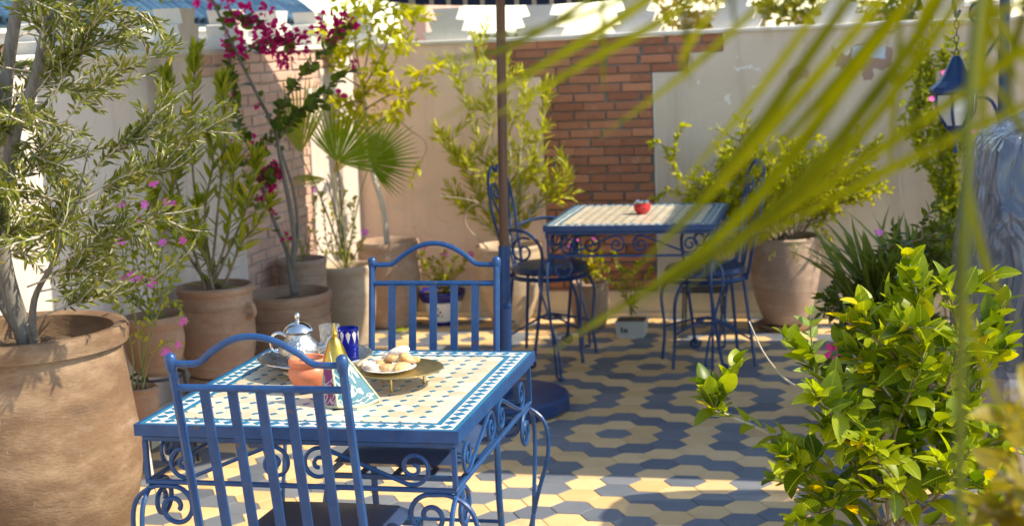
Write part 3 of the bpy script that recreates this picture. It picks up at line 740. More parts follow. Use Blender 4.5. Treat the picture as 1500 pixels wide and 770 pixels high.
# ------------------------------------------------------------------ curled bistro armchairs at the far table
def make_armchair(label, loc, rz):
    t = empty('bistro_armchair', loc, rz, label, 'chair', 'curled blue iron armchairs at the back table')
    ir = M['iron2']
    zc = .45
    yb = lambda z: -.185 - (z-zc)*.17
    # back: tall pointed loop with two inner curls
    L = [(-.10, zc-.03), (-.135, .62), (-.16, .78), (-.13, .92), (-.05, .985), (0, .955), (.05, .985), (.13, .92), (.16, .78), (.135, .62), (.10, zc-.03)]
    MB().tube(catmull([(x, yb(z), z) for x, z in L], 6), .0085, 7).build('back_frame', ir, t, smooth=True)
    for s in (-1, 1):
        pl = [(s*.012, zc), (s*.035, .62), (s*.075, .76)]
        cp = [(s*(.055)+s*x, z) for x, z in [(0,0)]]
        sp = [( s*q[0], q[1]) for q in spiral(.068, .855, .058, .010, rad(-35), rad(-35+480), 36)]
        MB().tube([(x, yb(z)+.001, z) for x, z in pl + sp], .0065, 6).build('back_scroll', ir, t, smooth=True)
    # round seat
    MB().lathe([(.20,-.012),(.208,0),(.20,.010),(.19,.010),(.19,-.012)], 28, (0,0,zc-.02), cap=False).build('seat_ring', ir, t, smooth=True)
    MB().lathe([(.02,0),(.16,0),(.195,.006),(.202,.022),(.19,.04),(.12,.048),(.004,.05)], 28, (0,0,zc-.008)).build('cushion', M['vinyl'], t, smooth=True)
    for sx in (-1, 1):
        # arm sweeping forward and down into a side leg with a curled foot
        arm = catmull([(sx*.15, yb(.66), .66), (sx*.225, -.13, .685), (sx*.262, -.02, .675), (sx*.272, .05, .60), (sx*.255, .045, .46), (sx*.255, .02, .25), (sx*.268, .0, .09), (sx*.29, -.01, .03)], 6)
        MB().tube(arm, .0085, 7).build('arm', ir, t, smooth=True)
        foot = [(sx*.30, -.012+q[0], q[1]) for q in spiral(.0, .034, .030, .008, rad(170), rad(170+430), 26)]
        MB().tube(foot, .0075, 6).build('foot_scroll', ir, t, smooth=True)
        sc = [(sx*.262, q[0], q[1]) for q in spiral(-.045, .585, .070, .012, rad(60), rad(60+470), 36)]
        MB().tube(sc, .0065, 6).build('arm_scroll', ir, t, smooth=True)
        MB().tube(catmull([(sx*.13, .15, zc-.03), (sx*.15, .19, .33), (sx*.115, .185, .16), (sx*.12, .20, 0)], 5), .0085, 7).build('leg', ir, t, smooth=True)
        MB().tube([(sx*.12, -.16, zc-.03), (sx*.16, -.20, 0)], .0085, 7).build('leg', ir, t, smooth=True)
        MB().tube(catmull([(sx*.117, .187, .17), (sx*.03, .03, .215), (-sx*.03, -.03, .215), (-sx*.147, -.186, .13)], 6), .0055, 6).build('stretcher', ir, t, smooth=True)
    MB().tube([(.05*math.cos(a*PI/12), .05*math.sin(a*PI/12), .205) for a in range(25)], .0055, 6).build('stretcher_ring', ir, t, smooth=True)
    return t
arm_l = make_armchair('curled blue iron armchair left of the back table', (-1.47, 7.03, 0), -PI/2-.12)
arm_r = copy_tree(arm_l); arm_r.location = (-.67, 6.945, 0); arm_r.rotation_euler.z = PI/2+.34
arm_r['label'] = 'curled blue iron armchair right of the back table, before the pink pot'

# ------------------------------------------------------------------ parasols
def stripes_mat():
    m, nt, b = newmat('striped_canvas'); N = nt.nodes; L = nt.links
    tc = N.new('ShaderNodeTexCoord'); sx = N.new('ShaderNodeSeparateXYZ'); L.new(tc.outputs['Object'], sx.inputs[0])
    mu = N.new('ShaderNodeMath'); mu.operation = 'MULTIPLY'; mu.inputs[1].default_value = 11.0; L.new(sx.outputs['X'], mu.inputs[0])
    fr = N.new('ShaderNodeMath'); fr.operation = 'FRACT'; L.new(mu.outputs[0], fr.inputs[0])
    lt = N.new('ShaderNodeMath'); lt.operation = 'LESS_THAN'; lt.inputs[1].default_value = .26; L.new(fr.outputs[0], lt.inputs[0])
    mx = N.new('ShaderNodeMix'); mx.data_type = 'RGBA'; mx.inputs['A'].default_value = (.012,.025,.085,1); mx.inputs['B'].default_value = (.45,.44,.42,1)
    L.new(lt.outputs[0], mx.inputs['Factor']); L.new(mx.outputs['Result'], b.inputs['Base Color']); b.inputs['Roughness'].default_value = .85
    return m
M['canvas'] = stripes_mat()
def make_parasol(label, loc, sides, R_, rim, apex, val, phase, lean=(0,0), tilt=0.0):
    t = empty('parasol', loc, 0, label, 'parasol', 'striped parasols on the terrace')
    lx, ly = lean
    P = lambda z: (lx*z, ly*z, z)
    base = MB(); prof = [(.02,0),(.262,0),(.285,.012),(.285,.06),(.272,.075),(.10,.082),(.02,.082)]
    base.lathe(prof, 14).build('base', M['iron2'], t)
    MB().tube([P(.08), P(.47)], .0285, 14).build('lower_sleeve', M['iron2'], t, smooth=True)
    up = MB(); up.tube([P(.47), P(.735)], .0255, 14); up.lathe([(.0285,0),(.031,.004),(.031,.012),(.0255,.016)], 14, P(.462)); up.build('upper_sleeve', M['iron'], t, smooth=True)
    MB().tube([(.028,0,.40),(.052,.004,.40),(.058,.0,.385)], .005, 6).build('locking_screw', M['blacki'], t)
    po = MB(); po.tube([P(.735), P(.75), P(apex+.02)], [.0225,.021,.0205], 12); po.build('pole', M['wood'], t, smooth=True)
    ox, oy = lx*rim, ly*rim
    vs = [(lx*apex, ly*apex, apex)]; ns = 6
    corner = [(ox+R_*math.cos(phase+2*PI*k/sides), oy+R_*math.sin(phase+2*PI*k/sides)) for k in range(sides)]
    can = MB(); M1 = 5
    ring = []
    for j in range(1, M1+1):
        f = j/M1
        row = []
        for k in range(sides):
            a = Vector(corner[k]); b = Vector(corner[(k+1) % sides])
            for q in range(ns):
                g_ = q/ns; e = a.lerp(b, g_); sag = .05*math.sin(PI*g_)*f
                row.append((lx*apex+(e.x-lx*apex)*f, ly*apex+(e.y-ly*apex)*f, apex+(rim+val-apex)*(f**1.1) - sag*.6 + .02*math.sin(PI*f) - tilt*(e.y-oy)*f))
        ring.append(row)
    n = sides*ns
    V = [(lx*apex, ly*apex, apex)]
    for row in ring: V += row
    F = [(0, 1+k, 1+(k+1) % n) for k in range(n)]
    for j in range(M1-1):
        for k in range(n):
            k2 = (k+1) % n; F.append((1+j*n+k, 1+(j+1)*n+k, 1+(j+1)*n+k2, 1+j*n+k2))
    can.add(V, F); co = can.build('canopy', M['canvas'], t, smooth='all')
    va = MB(); V = []
    for p in ring[-1]: V.append(p)
    for i, p in enumerate(ring[-1]): V.append((p[0], p[1], p[2]-val-.0*i))
    va.add(V, [(k, (k+1) % n, n+(k+1) % n, n+k) for k in range(n)]); va.build('valance', M['canvas'], co)
    for k in range(sides):
        c = corner[k]
        MB().tube([(lx*apex, ly*apex, apex-.03), (c[0]*.985, c[1]*.985, rim+val-.02-tilt*(c[1]-oy))], .009, 6).build('rib', M['wood'], t)
        mid = Vector((c[0]*.5, c[1]*.5, (apex+rim+val)/2-.035-tilt*(c[1]-oy)*.5))
        MB().tube([(lx*(apex-.5), ly*(apex-.5), apex-.5), mid], .007, 6).build('strut', M['wood'], t)
    MB().lathe([(.03,0),(.036,.02),(.036,.06),(.02,.07)], 12, (lx*apex, ly*apex, apex-.02)).build('finial', M['wood'], t)
    MB().lathe([(.024,0),(.04,.01),(.04,.05),(.024,.06)], 12, (lx*(apex-.53), ly*(apex-.53), apex-.53)).build('hub', M['wood'], t)
    return t
make_parasol('striped parasol on dark wooden pole in blue round base', (-1.464, 5.956, 0), 6, 1.49, 2.035, 2.68, .14, 0.0, lean=(.0282, -.002), tilt=.17)
make_parasol('unseen striped square parasol added right of the view to shade the floor', (1.62, 6.30, 0), 4, 1.70, 1.92, 2.55, .14, PI/4)  # added out of view to cast the shade around the back table

# ------------------------------------------------------------------ tea things
TB = TZ + .0004
ang = lambda k, n: 2*PI*k/n
tr = empty('silver_tray', on(470, 543, TZ)[:2] + (TB,) if False else (-1.40, 3.55, TB), 0, 'round pierced silver tray under the teapot and glasses', 'tray')
MB().lathe([(.085,.002),(.088,.0),(.092,.004),(.09,.014),(.098,.020),(.125,.024),(.150,.040),(.154,.042),(.150,.044),(.124,.028),(.09,.024),(.004,.022)], 48, cap=True).build('dish', M['silver'], tr, smooth=True)
MB().tube([(.152*math.cos(ang(k,48)), .152*math.sin(ang(k,48)), .043) for k in range(49)], .0028, 6).build('rim', M['silvers'], tr, smooth=True)
tp = empty('teapot', (-1.42, 3.49, TB+.023), 0, 'engraved silver teapot with domed lid on the tray', 'teapot')
tp.scale = (.88, .88, .88)
body = MB().lathe([(.002,0),(.036,0),(.038,.004),(.033,.010),(.046,.022),(.060,.040),(.064,.056),(.060,.070),(.047,.084),(.038,.096),(.036,.106),(.042,.112)], 32).build('body', M['silver'], tp, smooth=True)
lid = MB().lathe([(.044,.112),(.046,.115),(.043,.120),(.034,.131),(.020,.138),(.008,.141),(.005,.147),(.008,.153),(.009,.160),(.006,.167),(.001,.170)], 28).build('lid', M['silvers'], tp, smooth=True)
MB().tube(catmull([(-.036,-.004,.100),(-.062,-.008,.108),(-.080,-.010,.098),(-.086,-.011,.078),(-.080,-.010,.055),(-.058,-.007,.044)], 6), [.005]*31, 8).build('handle', M['silvers'], tp, smooth=True)
MB().tube(catmull([(.050,.012,.050),(.078,.020,.062),(.092,.024,.088),(.108,.028,.100)], 5), [.013,.0125,.012,.0115,.011,.0105,.010,.0095,.009,.0085,.008,.0078,.0076,.0074,.0072,.007], 10).build('spout', M['silver'], tp, smooth=True)
def glassmat(name, col, rough=.05):
    m, nt, b = newmat(name)
    b.inputs['Base Color'].default_value = (*col, 1); b.inputs['Roughness'].default_value = rough; b.inputs['Transmission Weight'].default_value = .92; b.inputs['IOR'].default_value = 1.45
    return m
M['gblue'] = glassmat('blue_glass', (.03,.07,.75)); M['gclear'] = glassmat('clear_glass', (.92,.95,.94))
M['filig'] = surf('silver_filigree', (.70,.68,.66), (.45,.40,.50), rough=.35, metal=.6, scale=60)
def tea_glass(loc, mat, label, liquid=False):
    t = empty('tea_glass', loc, 0, label, 'glass')
    MB().lathe([(.001,0),(.0235,0),(.0245,.004),(.0262,.05),(.0285,.086),(.0275,.0865),(.0252,.05),(.0228,.008),(.001,.008)], 28).build('glass_body', mat, t, smooth=True)
    if liquid:
        fl = MB()
        for k in range(10):
            a0 = ang(k, 10)
            fl.add([(.0291*math.cos(a0+d), .0291*math.sin(a0+d), z) for d, z in ((-.24,.072),(0,.080),(.24,.072),(.12,.058),(0,.046),(-.12,.058))], [(0,1,2,3,4,5)])
        fl.build('gilt_pattern', M['filig'], t)
        MB().lathe([(.002,.009),(.0225,.009),(.0240,.046),(.002,.046)], 24).build('tea', surf('deep_blue_tea', (.01,.02,.30), rough=.1), t, smooth=True)  # tea coloured deep blue inside the blue glass
    return t
tea_glass((-1.318, 3.595, TB+.024), M['gblue'], 'cobalt blue tea glass with silver pattern on the tray', True)
tea_glass((-1.385, 3.63, TB+.024), M['gclear'], 'clear tea glass behind the pointed lantern', False)
dp = empty('terracotta_dish', (-1.335, 3.335, TB), 0, 'small glazed orange terracotta pot in front of the teapot', 'pot')
MB().lathe([(.002,.004),(.028,0),(.031,.003),(.031,.007),(.043,.020),(.052,.040),(.053,.052),(.048,.062),(.045,.066),(.050,.072),(.051,.082),(.046,.087),(.040,.086),(.036,.074),(.002,.07)], 36).build('bowl', M['terraop'], dp, smooth=True)
MB().lathe([(.002,.071),(.035,.0745),(.035,.0755),(.002,.077)], 24).build('filling', M['soil'], dp)
# pyramid lantern of embroidered cloth
def embro(name, base, thread):
    m = surf(name, base, lerpc(base, (0,0,0), .3), rough=.55, scale=60)
    nt = m.node_tree; N = nt.nodes; L = nt.links; b = N['Principled BSDF']; col = b.inputs['Base Color'].links[0].from_socket
    tc = N.new('ShaderNodeTexCoord'); nz = N.new('ShaderNodeTexNoise'); nz.inputs['Scale'].default_value = 13; nz.inputs['Detail'].default_value = 1.5; nz.inputs['Distortion'].default_value = 2.6
    L.new(tc.outputs['Object'], nz.inputs['Vector'])
    s1 = N.new('ShaderNodeMath'); s1.operation = 'SUBTRACT'; s1.inputs[1].default_value = .52; L.new(nz.outputs['Fac'], s1.inputs[0])
    s2 = N.new('ShaderNodeMath'); s2.operation = 'ABSOLUTE'; L.new(s1.outputs[0], s2.inputs[0])
    mr = N.new('ShaderNodeMapRange'); mr.inputs['From Min'].default_value = .062; mr.inputs['From Max'].default_value = .045; L.new(s2.outputs[0], mr.inputs['Value'])
    mx = N.new('ShaderNodeMix'); mx.data_type = 'RGBA'; mx.inputs['B'].default_value = (*thread, 1); L.new(mr.outputs['Result'], mx.inputs['Factor']); L.new(col, mx.inputs['A']); L.new(mx.outputs['Result'], b.inputs['Base Color'])
    bp = N.new('ShaderNodeBump'); bp.inputs['Strength'].default_value = .7; bp.inputs['Distance'].default_value = .002; L.new(mr.outputs['Result'], bp.inputs['Height']); L.new(bp.outputs['Normal'], b.inputs['Normal'])
    return m
M['turq'] = embro('turquoise_cloth', (.006,.125,.175), (.27,.33,.29)); M['purple'] = embro('purple_cloth', (.20,.006,.13), (.36,.30,.30))
M['braid'] = surf('gilt_braid', (.50,.50,.30), (.34,.36,.22), rough=.6, scale=120, bump=.8, bscale=300, bdist=.002)
lp = empty('pyramid_lantern', (-1.19, 3.235, TB), rad(8), 'pointed turquoise and purple embroidered box with gold cap on the table', 'ornament')
hb = .077; Hh = .125; tw = .019; ax = (-.036, .0)
cs = [(-hb*.2, -hb*1.02), (hb*.98, -hb*.12), (hb*.18, hb), (-hb*.98, hb*.12)]
ct = [(x*tw/hb+ax[0], y*tw/hb) for x, y in cs]
for k in range(4):
    a, b2 = cs[k], cs[(k+1) % 4]; c, d = ct[(k+1) % 4], ct[k]
    mb = MB(); n = 8; vs = []; fs = []
    nrm = Vector(((a[0]+b2[0])/2, (a[1]+b2[1])/2)).normalized()
    for i in range(n+1):
        f = i/n
        for j in range(n+1):
            g_ = j/n
            x = (a[0]*(1-g_)+b2[0]*g_)*(1-f)+(d[0]*(1-g_)+c[0]*g_)*f; y = (a[1]*(1-g_)+b2[1]*g_)*(1-f)+(d[1]*(1-g_)+c[1]*g_)*f
            bul = .012*math.sin(PI*g_)*(1-f); z = f*Hh + .006 - .006*math.sin(PI*g_)*(1-f)
            vs.append((x+nrm.x*bul, y+nrm.y*bul, z))
    for i in range(n):
        for j in range(n): fs.append((i*(n+1)+j, i*(n+1)+j+1, (i+1)*(n+1)+j+1, (i+1)*(n+1)+j))
    fo = mb.add(vs, fs).build('cloth_face', M['turq' if k % 2 == 0 else 'purple'], lp, smooth='all')
    MB().tube([Vector(vs[j])+Vector((0,0,.001)) for j in range(n+1)], .0035, 6).build('hem_braid', M['braid'], lp, smooth=True)
    MB().tube([Vector((a[0],a[1],.006)), Vector((d[0],d[1],Hh+.006))], .0028, 6).build('seam_braid', M['braid'], lp, smooth=True)
cap = MB(); cap.lathe([(.0335,.095),(.0345,.098),(.030,.112),(.0225,.134),(.0165,.150),(.013,.155),(.0105,.159),(.006,.163),(.0075,.168),(.0085,.172),(.0055,.177),(.0045,.184),(.003,.192),(.001,.197)], 24, (ax[0]*.86,0,0))
cap.build('gold_cap', M['gold'], lp, smooth=True)
# brass tray on feet, plate and biscuits
bt = empty('brass_stand', (-1.115, 3.40, TB), 0, 'round brass stand on short feet carrying a plate of biscuits', 'tray')
MB().lathe([(.004,.038),(.090,.038),(.112,.042),(.116,.045),(.113,.047),(.092,.042),(.004,.0415)], 48).build('plate', M['brass'], bt, smooth=True)
for k in range(3):
    a = ang(k, 3)+.5
    MB().lathe([(.004,0),(.005,.004),(.0035,.012),(.005,.024),(.004,.0385)], 10, (.065*math.cos(a), .065*math.sin(a), 0)).build('foot', M['brass'], bt, smooth=True)
wp = MB().lathe([(.004,.0),(.038,.0),(.044,.004),(.066,.010),(.069,.012),(.066,.0125),(.044,.007),(.004,.005)], 36).build('white_plate', M['porcelain'], None, smooth=True, loc=(-1.135, 3.385, TB+.042))
tag(wp, 'small white plate of biscuits on the brass stand', 'plate')
M['biscuit'] = surf('golden_biscuit', (.46,.24,.085), (.58,.36,.16), rough=.8, scale=40, bump=.5, bscale=80, bdist=.003, c3=(.66,.54,.38), c3scale=30, c3lo=.5, c3hi=.7)
M['sugar'] = surf('sugared_biscuit', (.62,.52,.40), (.70,.63,.54), rough=.9, scale=50, bump=.6, bscale=90, bdist=.003, c3=(.60,.42,.24), c3scale=22, c3lo=.62, c3hi=.75)
def biscuit(loc, rot, L, W, H, mat, label, grp):
    mb = MB(); n = 14; k = 7; vs = []
    for i in range(k+1):
        ph = -PI/2+PI*i/k
        for j in range(n):
            a = ang(j, n); r = max(0.0, math.cos(ph))**.38
            lump = 1+.10*math.sin(3*a+L*900)+.07*math.sin(5*a+W*700)
            cres = .35*W*(math.cos(a)*r)**2
            vs.append((L*r*math.cos(a)*lump, W*r*math.sin(a)*lump-cres, H*(1 if math.sin(ph)>0 else .6)*math.sin(ph)))
    fs = [(i*n+j, i*n+(j+1) % n, (i+1)*n+(j+1) % n, (i+1)*n+j) for i in range(k) for j in range(n)]
    mb.add(vs, fs); o = mb.build('biscuit', mat, None, smooth='all', loc=loc, rot=rot)
    return tag(o, label, 'biscuit', grp)
bz = TB+.042+.020
px0, py0 = -1.135, 3.385
bl = [((.010,-.030,0),(.1,.1,.3),.021,.013,.012,'biscuit','golden biscuit at the front middle of the plate'),
      ((.034,-.020,.002),(.2,0,1.0),.020,.012,.012,'biscuit','golden biscuit at the front right of the plate'),
      ((-.020,-.032,0),(0,.15,.1),.022,.013,.011,'sugar','white sugared biscuit at the front left of the plate'),
      ((-.040,-.012,.001),(.1,.2,.7),.020,.012,.012,'sugar','white sugared biscuit at the left edge of the plate'),
      ((-.014,-.004,.004),(.9,.1,.9),.021,.011,.015,'biscuit','biscuit standing on edge left of the heap'),
      ((.016,.004,.016),(.1,.1,.5),.022,.013,.012,'biscuit','golden biscuit in the middle of the heap'),
      ((.036,.008,.016),(.1,.4,1.4),.021,.013,.013,'biscuit','golden biscuit on the right of the heap'),
      ((.022,.014,.032),(.2,-.2,.2),.021,.013,.012,'sugar','sugared biscuit topping the heap'),
      ((-.006,.022,.014),(.1,.1,2.4),.021,.013,.013,'sugar','sugared biscuit at the back of the heap'),
      ((-.034,.018,.004),(.1,.1,1.9),.020,.013,.012,'sugar','sugared biscuit at the back left of the plate'),
      ((.040,.028,.006),(.1,.1,2.9),.020,.012,.012,'biscuit','golden biscuit at the back right of the plate')]
for (d, r_, l_, w_, h_, mt, lb) in bl:
    biscuit((px0+d[0]*1.12, py0+d[1]*1.12, bz+d[2]*1.05-.006), r_, l_*1.28, w_*1.22, h_*.95, M[mt], lb, 'biscuits on the white plate')
# red bowl on the back table
rb = empty('red_bowl', (-.966, 6.889, TB), 0, 'small red glazed ashtray bowl on the back table', 'bowl')
M['redg'] = surf('red_glaze', (.42,.015,.02), (.50,.03,.03), rough=.2, scale=12)
MB().lathe([(.002,0),(.022,0),(.034,.010),(.042,.026),(.041,.042),(.035,.052)], 28).build('bowl', M['redg'], rb, smooth=True)
MB().lathe([(.035,.050),(.040,.055),(.040,.062),(.036,.064),(.031,.060),(.030,.050)], 28, cap=False).build('metal_rim', M['silvers'], rb, smooth=True)

# ------------------------------------------------------------------ lantern on a post
LX, LY = .452, 6.2
zt = 1.335
ln = empty('hanging_lantern', (LX, LY, zt), 0, 'blue metal lantern with frosted panes hanging on a chain', 'lantern')
ln.scale = (1.12, 1.12, 1.12); ZL = zt; zt = 0.0
M['frost'] = surf('frosted_glass', (.56,.55,.54), (.64,.63,.62), rough=.3, trans=.0)
roofp = [(.012,.125),(.018,.118),(.030,.095),(.046,.060),(.064,.034),(.092,.012),(.096,.004),(.096,-.008),(.078,-.016),(.07,-.016)]
MB().lathe(list(reversed(roofp)), 12, (0,0,zt)).build('roof', M['iron2'], ln)
for k in range(6):
    a0, a1 = ang(k, 6)+.26, ang(k+1, 6)+.26
    up, lo = .074, .034
    q = [(up*math.cos(a0), up*math.sin(a0), zt-.016), (up*math.cos(a1), up*math.sin(a1), zt-.016), (lo*math.cos(a1), lo*math.sin(a1), zt-.135), (lo*math.cos(a0), lo*math.sin(a0), zt-.135)]
    mid = [(.070*math.cos(a0), .070*math.sin(a0), zt-.075), (.070*math.cos(a1), .070*math.sin(a1), zt-.075)]
    cen = Vector((0,0,0))
    pts = [Vector(q[0]), Vector(q[1]), Vector(mid[1]), Vector(q[2]), Vector(q[3]), Vector(mid[0])]
    mb = MB(); inn = [Vector((p.x*.985, p.y*.985, p.z)) for p in pts]
    mb.add([*inn], [(0,1,2,5),(5,2,3,4)]); mb.build('pane', M['frost'], ln)
    MB().tube(catmull([q[0], mid[0], q[3]], 4), .0065, 6).build('glazing_bar', M['iron2'], ln)
MB().lathe([(.004,-.235),(.010,-.228),(.006,-.215),(.006,-.19),(.014,-.185),(.010,-.172),(.030,-.150),(.040,-.136),(.034,-.130)], 12, (0,0,zt)).build('bottom_finial', M['iron2'], ln)
ch = MB()
for k in range(6):
    z = zt+.135+k*.026; rot = k % 2
    ch.tube([((0.008*math.cos(ang(j,10)) if not rot else 0), (0.008*math.cos(ang(j,10)) if rot else 0), z+.015*math.sin(ang(j,10))) for j in range(11)], .0022, 5)
ch.build('chain', M['blacki'], ln)
pst = empty('lamp_post', (LX+.20, LY+.12, 0), 0, 'blue iron lamp post with scrolled arm holding the lantern', 'lamp post')
zt = ZL; hookz = zt+.31
MB().tube([(0,0,0),(0,0,1.9)], [.026,.022], 12).build('post', M['iron'], pst, smooth=True)
MB().lathe([(.09,0),(.09,.02),(.04,.05),(.03,.09)], 16).build('post_base', M['iron'], pst, smooth=True)
dx, dy = -.20, -.12
def along(f, z): return (dx*f, dy*f, z)
MB().tube(catmull([along(0,1.72), along(.5,1.76), along(.95,1.74), along(1.06,1.70), along(1.0,hookz-.012), along(.93,hookz+.015)], 6), .008, 7).build('arm', M['iron'], pst, smooth=True)
MB().tube([along(.55+q[0]/.23, q[1]) for q in spiral(0, 1.655, .065, .012, rad(100), rad(100+520), 36)], .0065, 6).build('arm_scroll', M['iron'], pst, smooth=True)
MB().tube(catmull([along(0,1.12), along(.25,1.28), along(.85,1.33), along(.9,1.42)][:3] + [along(.1,1.55)], 6), .0075, 7).build('brace', M['iron'], pst, smooth=True)

# ------------------------------------------------------------------ low plastered bench with something under a clear cover
bench = empty('low_wall', (.0, 0, 0), 0, 'low pink plastered block at the right edge under the covered furniture', 'wall')
MB().box(.44, 1.6, 4.15, 4.96, 0, .60, bev=.015).build('block', M['planter'], bench)
def covermat():
    m, nt, b = newmat('plastic_sheet'); N = nt.nodes; L = nt.links
    b.inputs['Base Color'].default_value = (.10,.12,.165,1); b.inputs['Roughness'].default_value = .15; b.inputs['Specular IOR Level'].default_value = .8
    tb = N.new('ShaderNodeBsdfTransparent'); tb.inputs['Color'].default_value = (.80,.86,.97,1)
    ms = N.new('ShaderNodeMixShader'); ms.inputs['Fac'].default_value = .55
    tc = N.new('ShaderNodeTexCoord'); mp = N.new('ShaderNodeMapping'); mp.inputs['Scale'].default_value = (4,4,1.6); nz = N.new('ShaderNodeTexNoise'); nz.inputs['Scale'].default_value = 2.4; nz.inputs['Detail'].default_value = 2.5; nz.inputs['Distortion'].default_value = 1.2
    L.new(tc.outputs['Object'], mp.inputs['Vector']); L.new(mp.outputs['Vector'], nz.inputs['Vector'])
    bp = N.new('ShaderNodeBump'); bp.inputs['Strength'].default_value = 1.0; bp.inputs['Distance'].default_value = .05; L.new(nz.outputs['Fac'], bp.inputs['Height']); L.new(bp.outputs['Normal'], b.inputs['Normal'])
    mr = N.new('ShaderNodeMapRange'); mr.inputs['From Min'].default_value = .35; mr.inputs['From Max'].default_value = .65; mr.inputs['To Min'].default_value = .50; mr.inputs['To Max'].default_value = .66
    L.new(nz.outputs['Fac'], mr.inputs['Value']); L.new(mr.outputs['Result'], ms.inputs['Fac'])
    L.new(tb.outputs['BSDF'], ms.inputs[1]); L.new(b.outputs['BSDF'], ms.inputs[2]); L.new(ms.outputs['Shader'], N['Material Output'].inputs['Surface'])
    return m
M['sheet'] = covermat()
cv = empty('covered_furniture', (.745, 4.555, .62), 0, 'furniture wrapped in shiny blue grey plastic sheet at the right edge', 'cover')
mb = MB(); n = 96; vs = []; fs = []; rows = 26
for i in range(rows+1):
    f = i/rows
    for j in range(n):
        a = ang(j, n); ca, sa = math.cos(a), math.sin(a)
        sq = 1/max(abs(ca), abs(sa))**.72
        if f < .28:
            g_ = f/.28; r = .02+.35*g_; z = .74-.10*g_**2.2
        else:
            g_ = (f-.28)/.72; r = .37+.05*math.sin(g_*PI*.8)+.03*g_; z = .64-.66*g_
        fold = (.012*math.sin(9*a+1.3)+.010*math.sin(17*a+3*g_)+.006*math.sin(31*a+5*g_))*(min(1, max(0,f-.15)*3))
        x = (r+fold)*ca*sq*.93; y = (r+fold)*sa*sq*.93
        vs.append((x, y, z+.01*math.sin(5*a+2*f)))
for i in range(rows):
    for j in range(n): fs.append((i*n+j, i*n+(j+1) % n, (i+1)*n+(j+1) % n, (i+1)*n+j))
mb.add(vs, fs).build('plastic_sheet', M['sheet'], cv, smooth='all')
inn = MB(); inn.box(-.295,.295,-.295,.295,.02,.05); inn.box(-.29,.29,-.29,.29,.40,.44)
for sx in (-.2,.2):
    for sy in (-.2,.2): inn.box(sx-.02,sx+.02,sy-.02,sy+.02,.6402,.655)
inn.box(-.285,.285,-.285,.285,.0501,.3999); inn.box(-.27,.27,-.27,.27,.4401,.6401)
inn.build('wrapped_frame', surf('dark_varnish', (.07,.05,.05), (.12,.09,.08), rough=.4), cv)
# ------------------------------------------------------------------ leaves
def leaf_tpl(w=.3, n=4, fold=.12, curl=.15, shape='ovate'):
    vs = []; fs = []
    prof = {'lance': lambda t: math.sin(PI*t**.85)**.8, 'ovate': lambda t: math.sin(PI*t**.62)**.85, 'obov': lambda t: math.sin(PI*t**1.5)**.8,
            'hib': lambda t: math.sin(PI*t**.68)**.72, 'round': lambda t: math.sin(PI*t**.75)**.55}[shape]
    for i in range(n+1):
        t = i/n; ww = w*.5*prof(t) if 0 < i < n else 0.0
        z = -curl*t*t + curl*.35*t
        if i in (0, n): vs.append((0, t, z))
        else: vs += [(-ww, t, z+fold*ww*2), (0, t, z), (ww, t, z+fold*ww*2)]
    # indices
    idx = [[0]]; k = 1
    for i in range(1, n): idx.append([k, k+1, k+2]); k += 3
    idx.append([k])
    for i in range(n):
        a, b = idx[i], idx[i+1]
        if len(a) == 1 and len(b) == 3: fs += [(a[0], b[1], b[0]), (a[0], b[2], b[1])]
        elif len(a) == 3 and len(b) == 1: fs += [(a[0], a[1], b[0]), (a[1], a[2], b[0])]
        elif len(a) == 3: fs += [(a[0], a[1], b[1], b[0]), (a[1], a[2], b[2], b[1])]
        else: fs += [(a[0], b[0], b[0])]
    return np.array(vs, dtype=float), fs
def norm(v): return v/np.maximum(np.linalg.norm(v, axis=-1, keepdims=True), 1e-9)
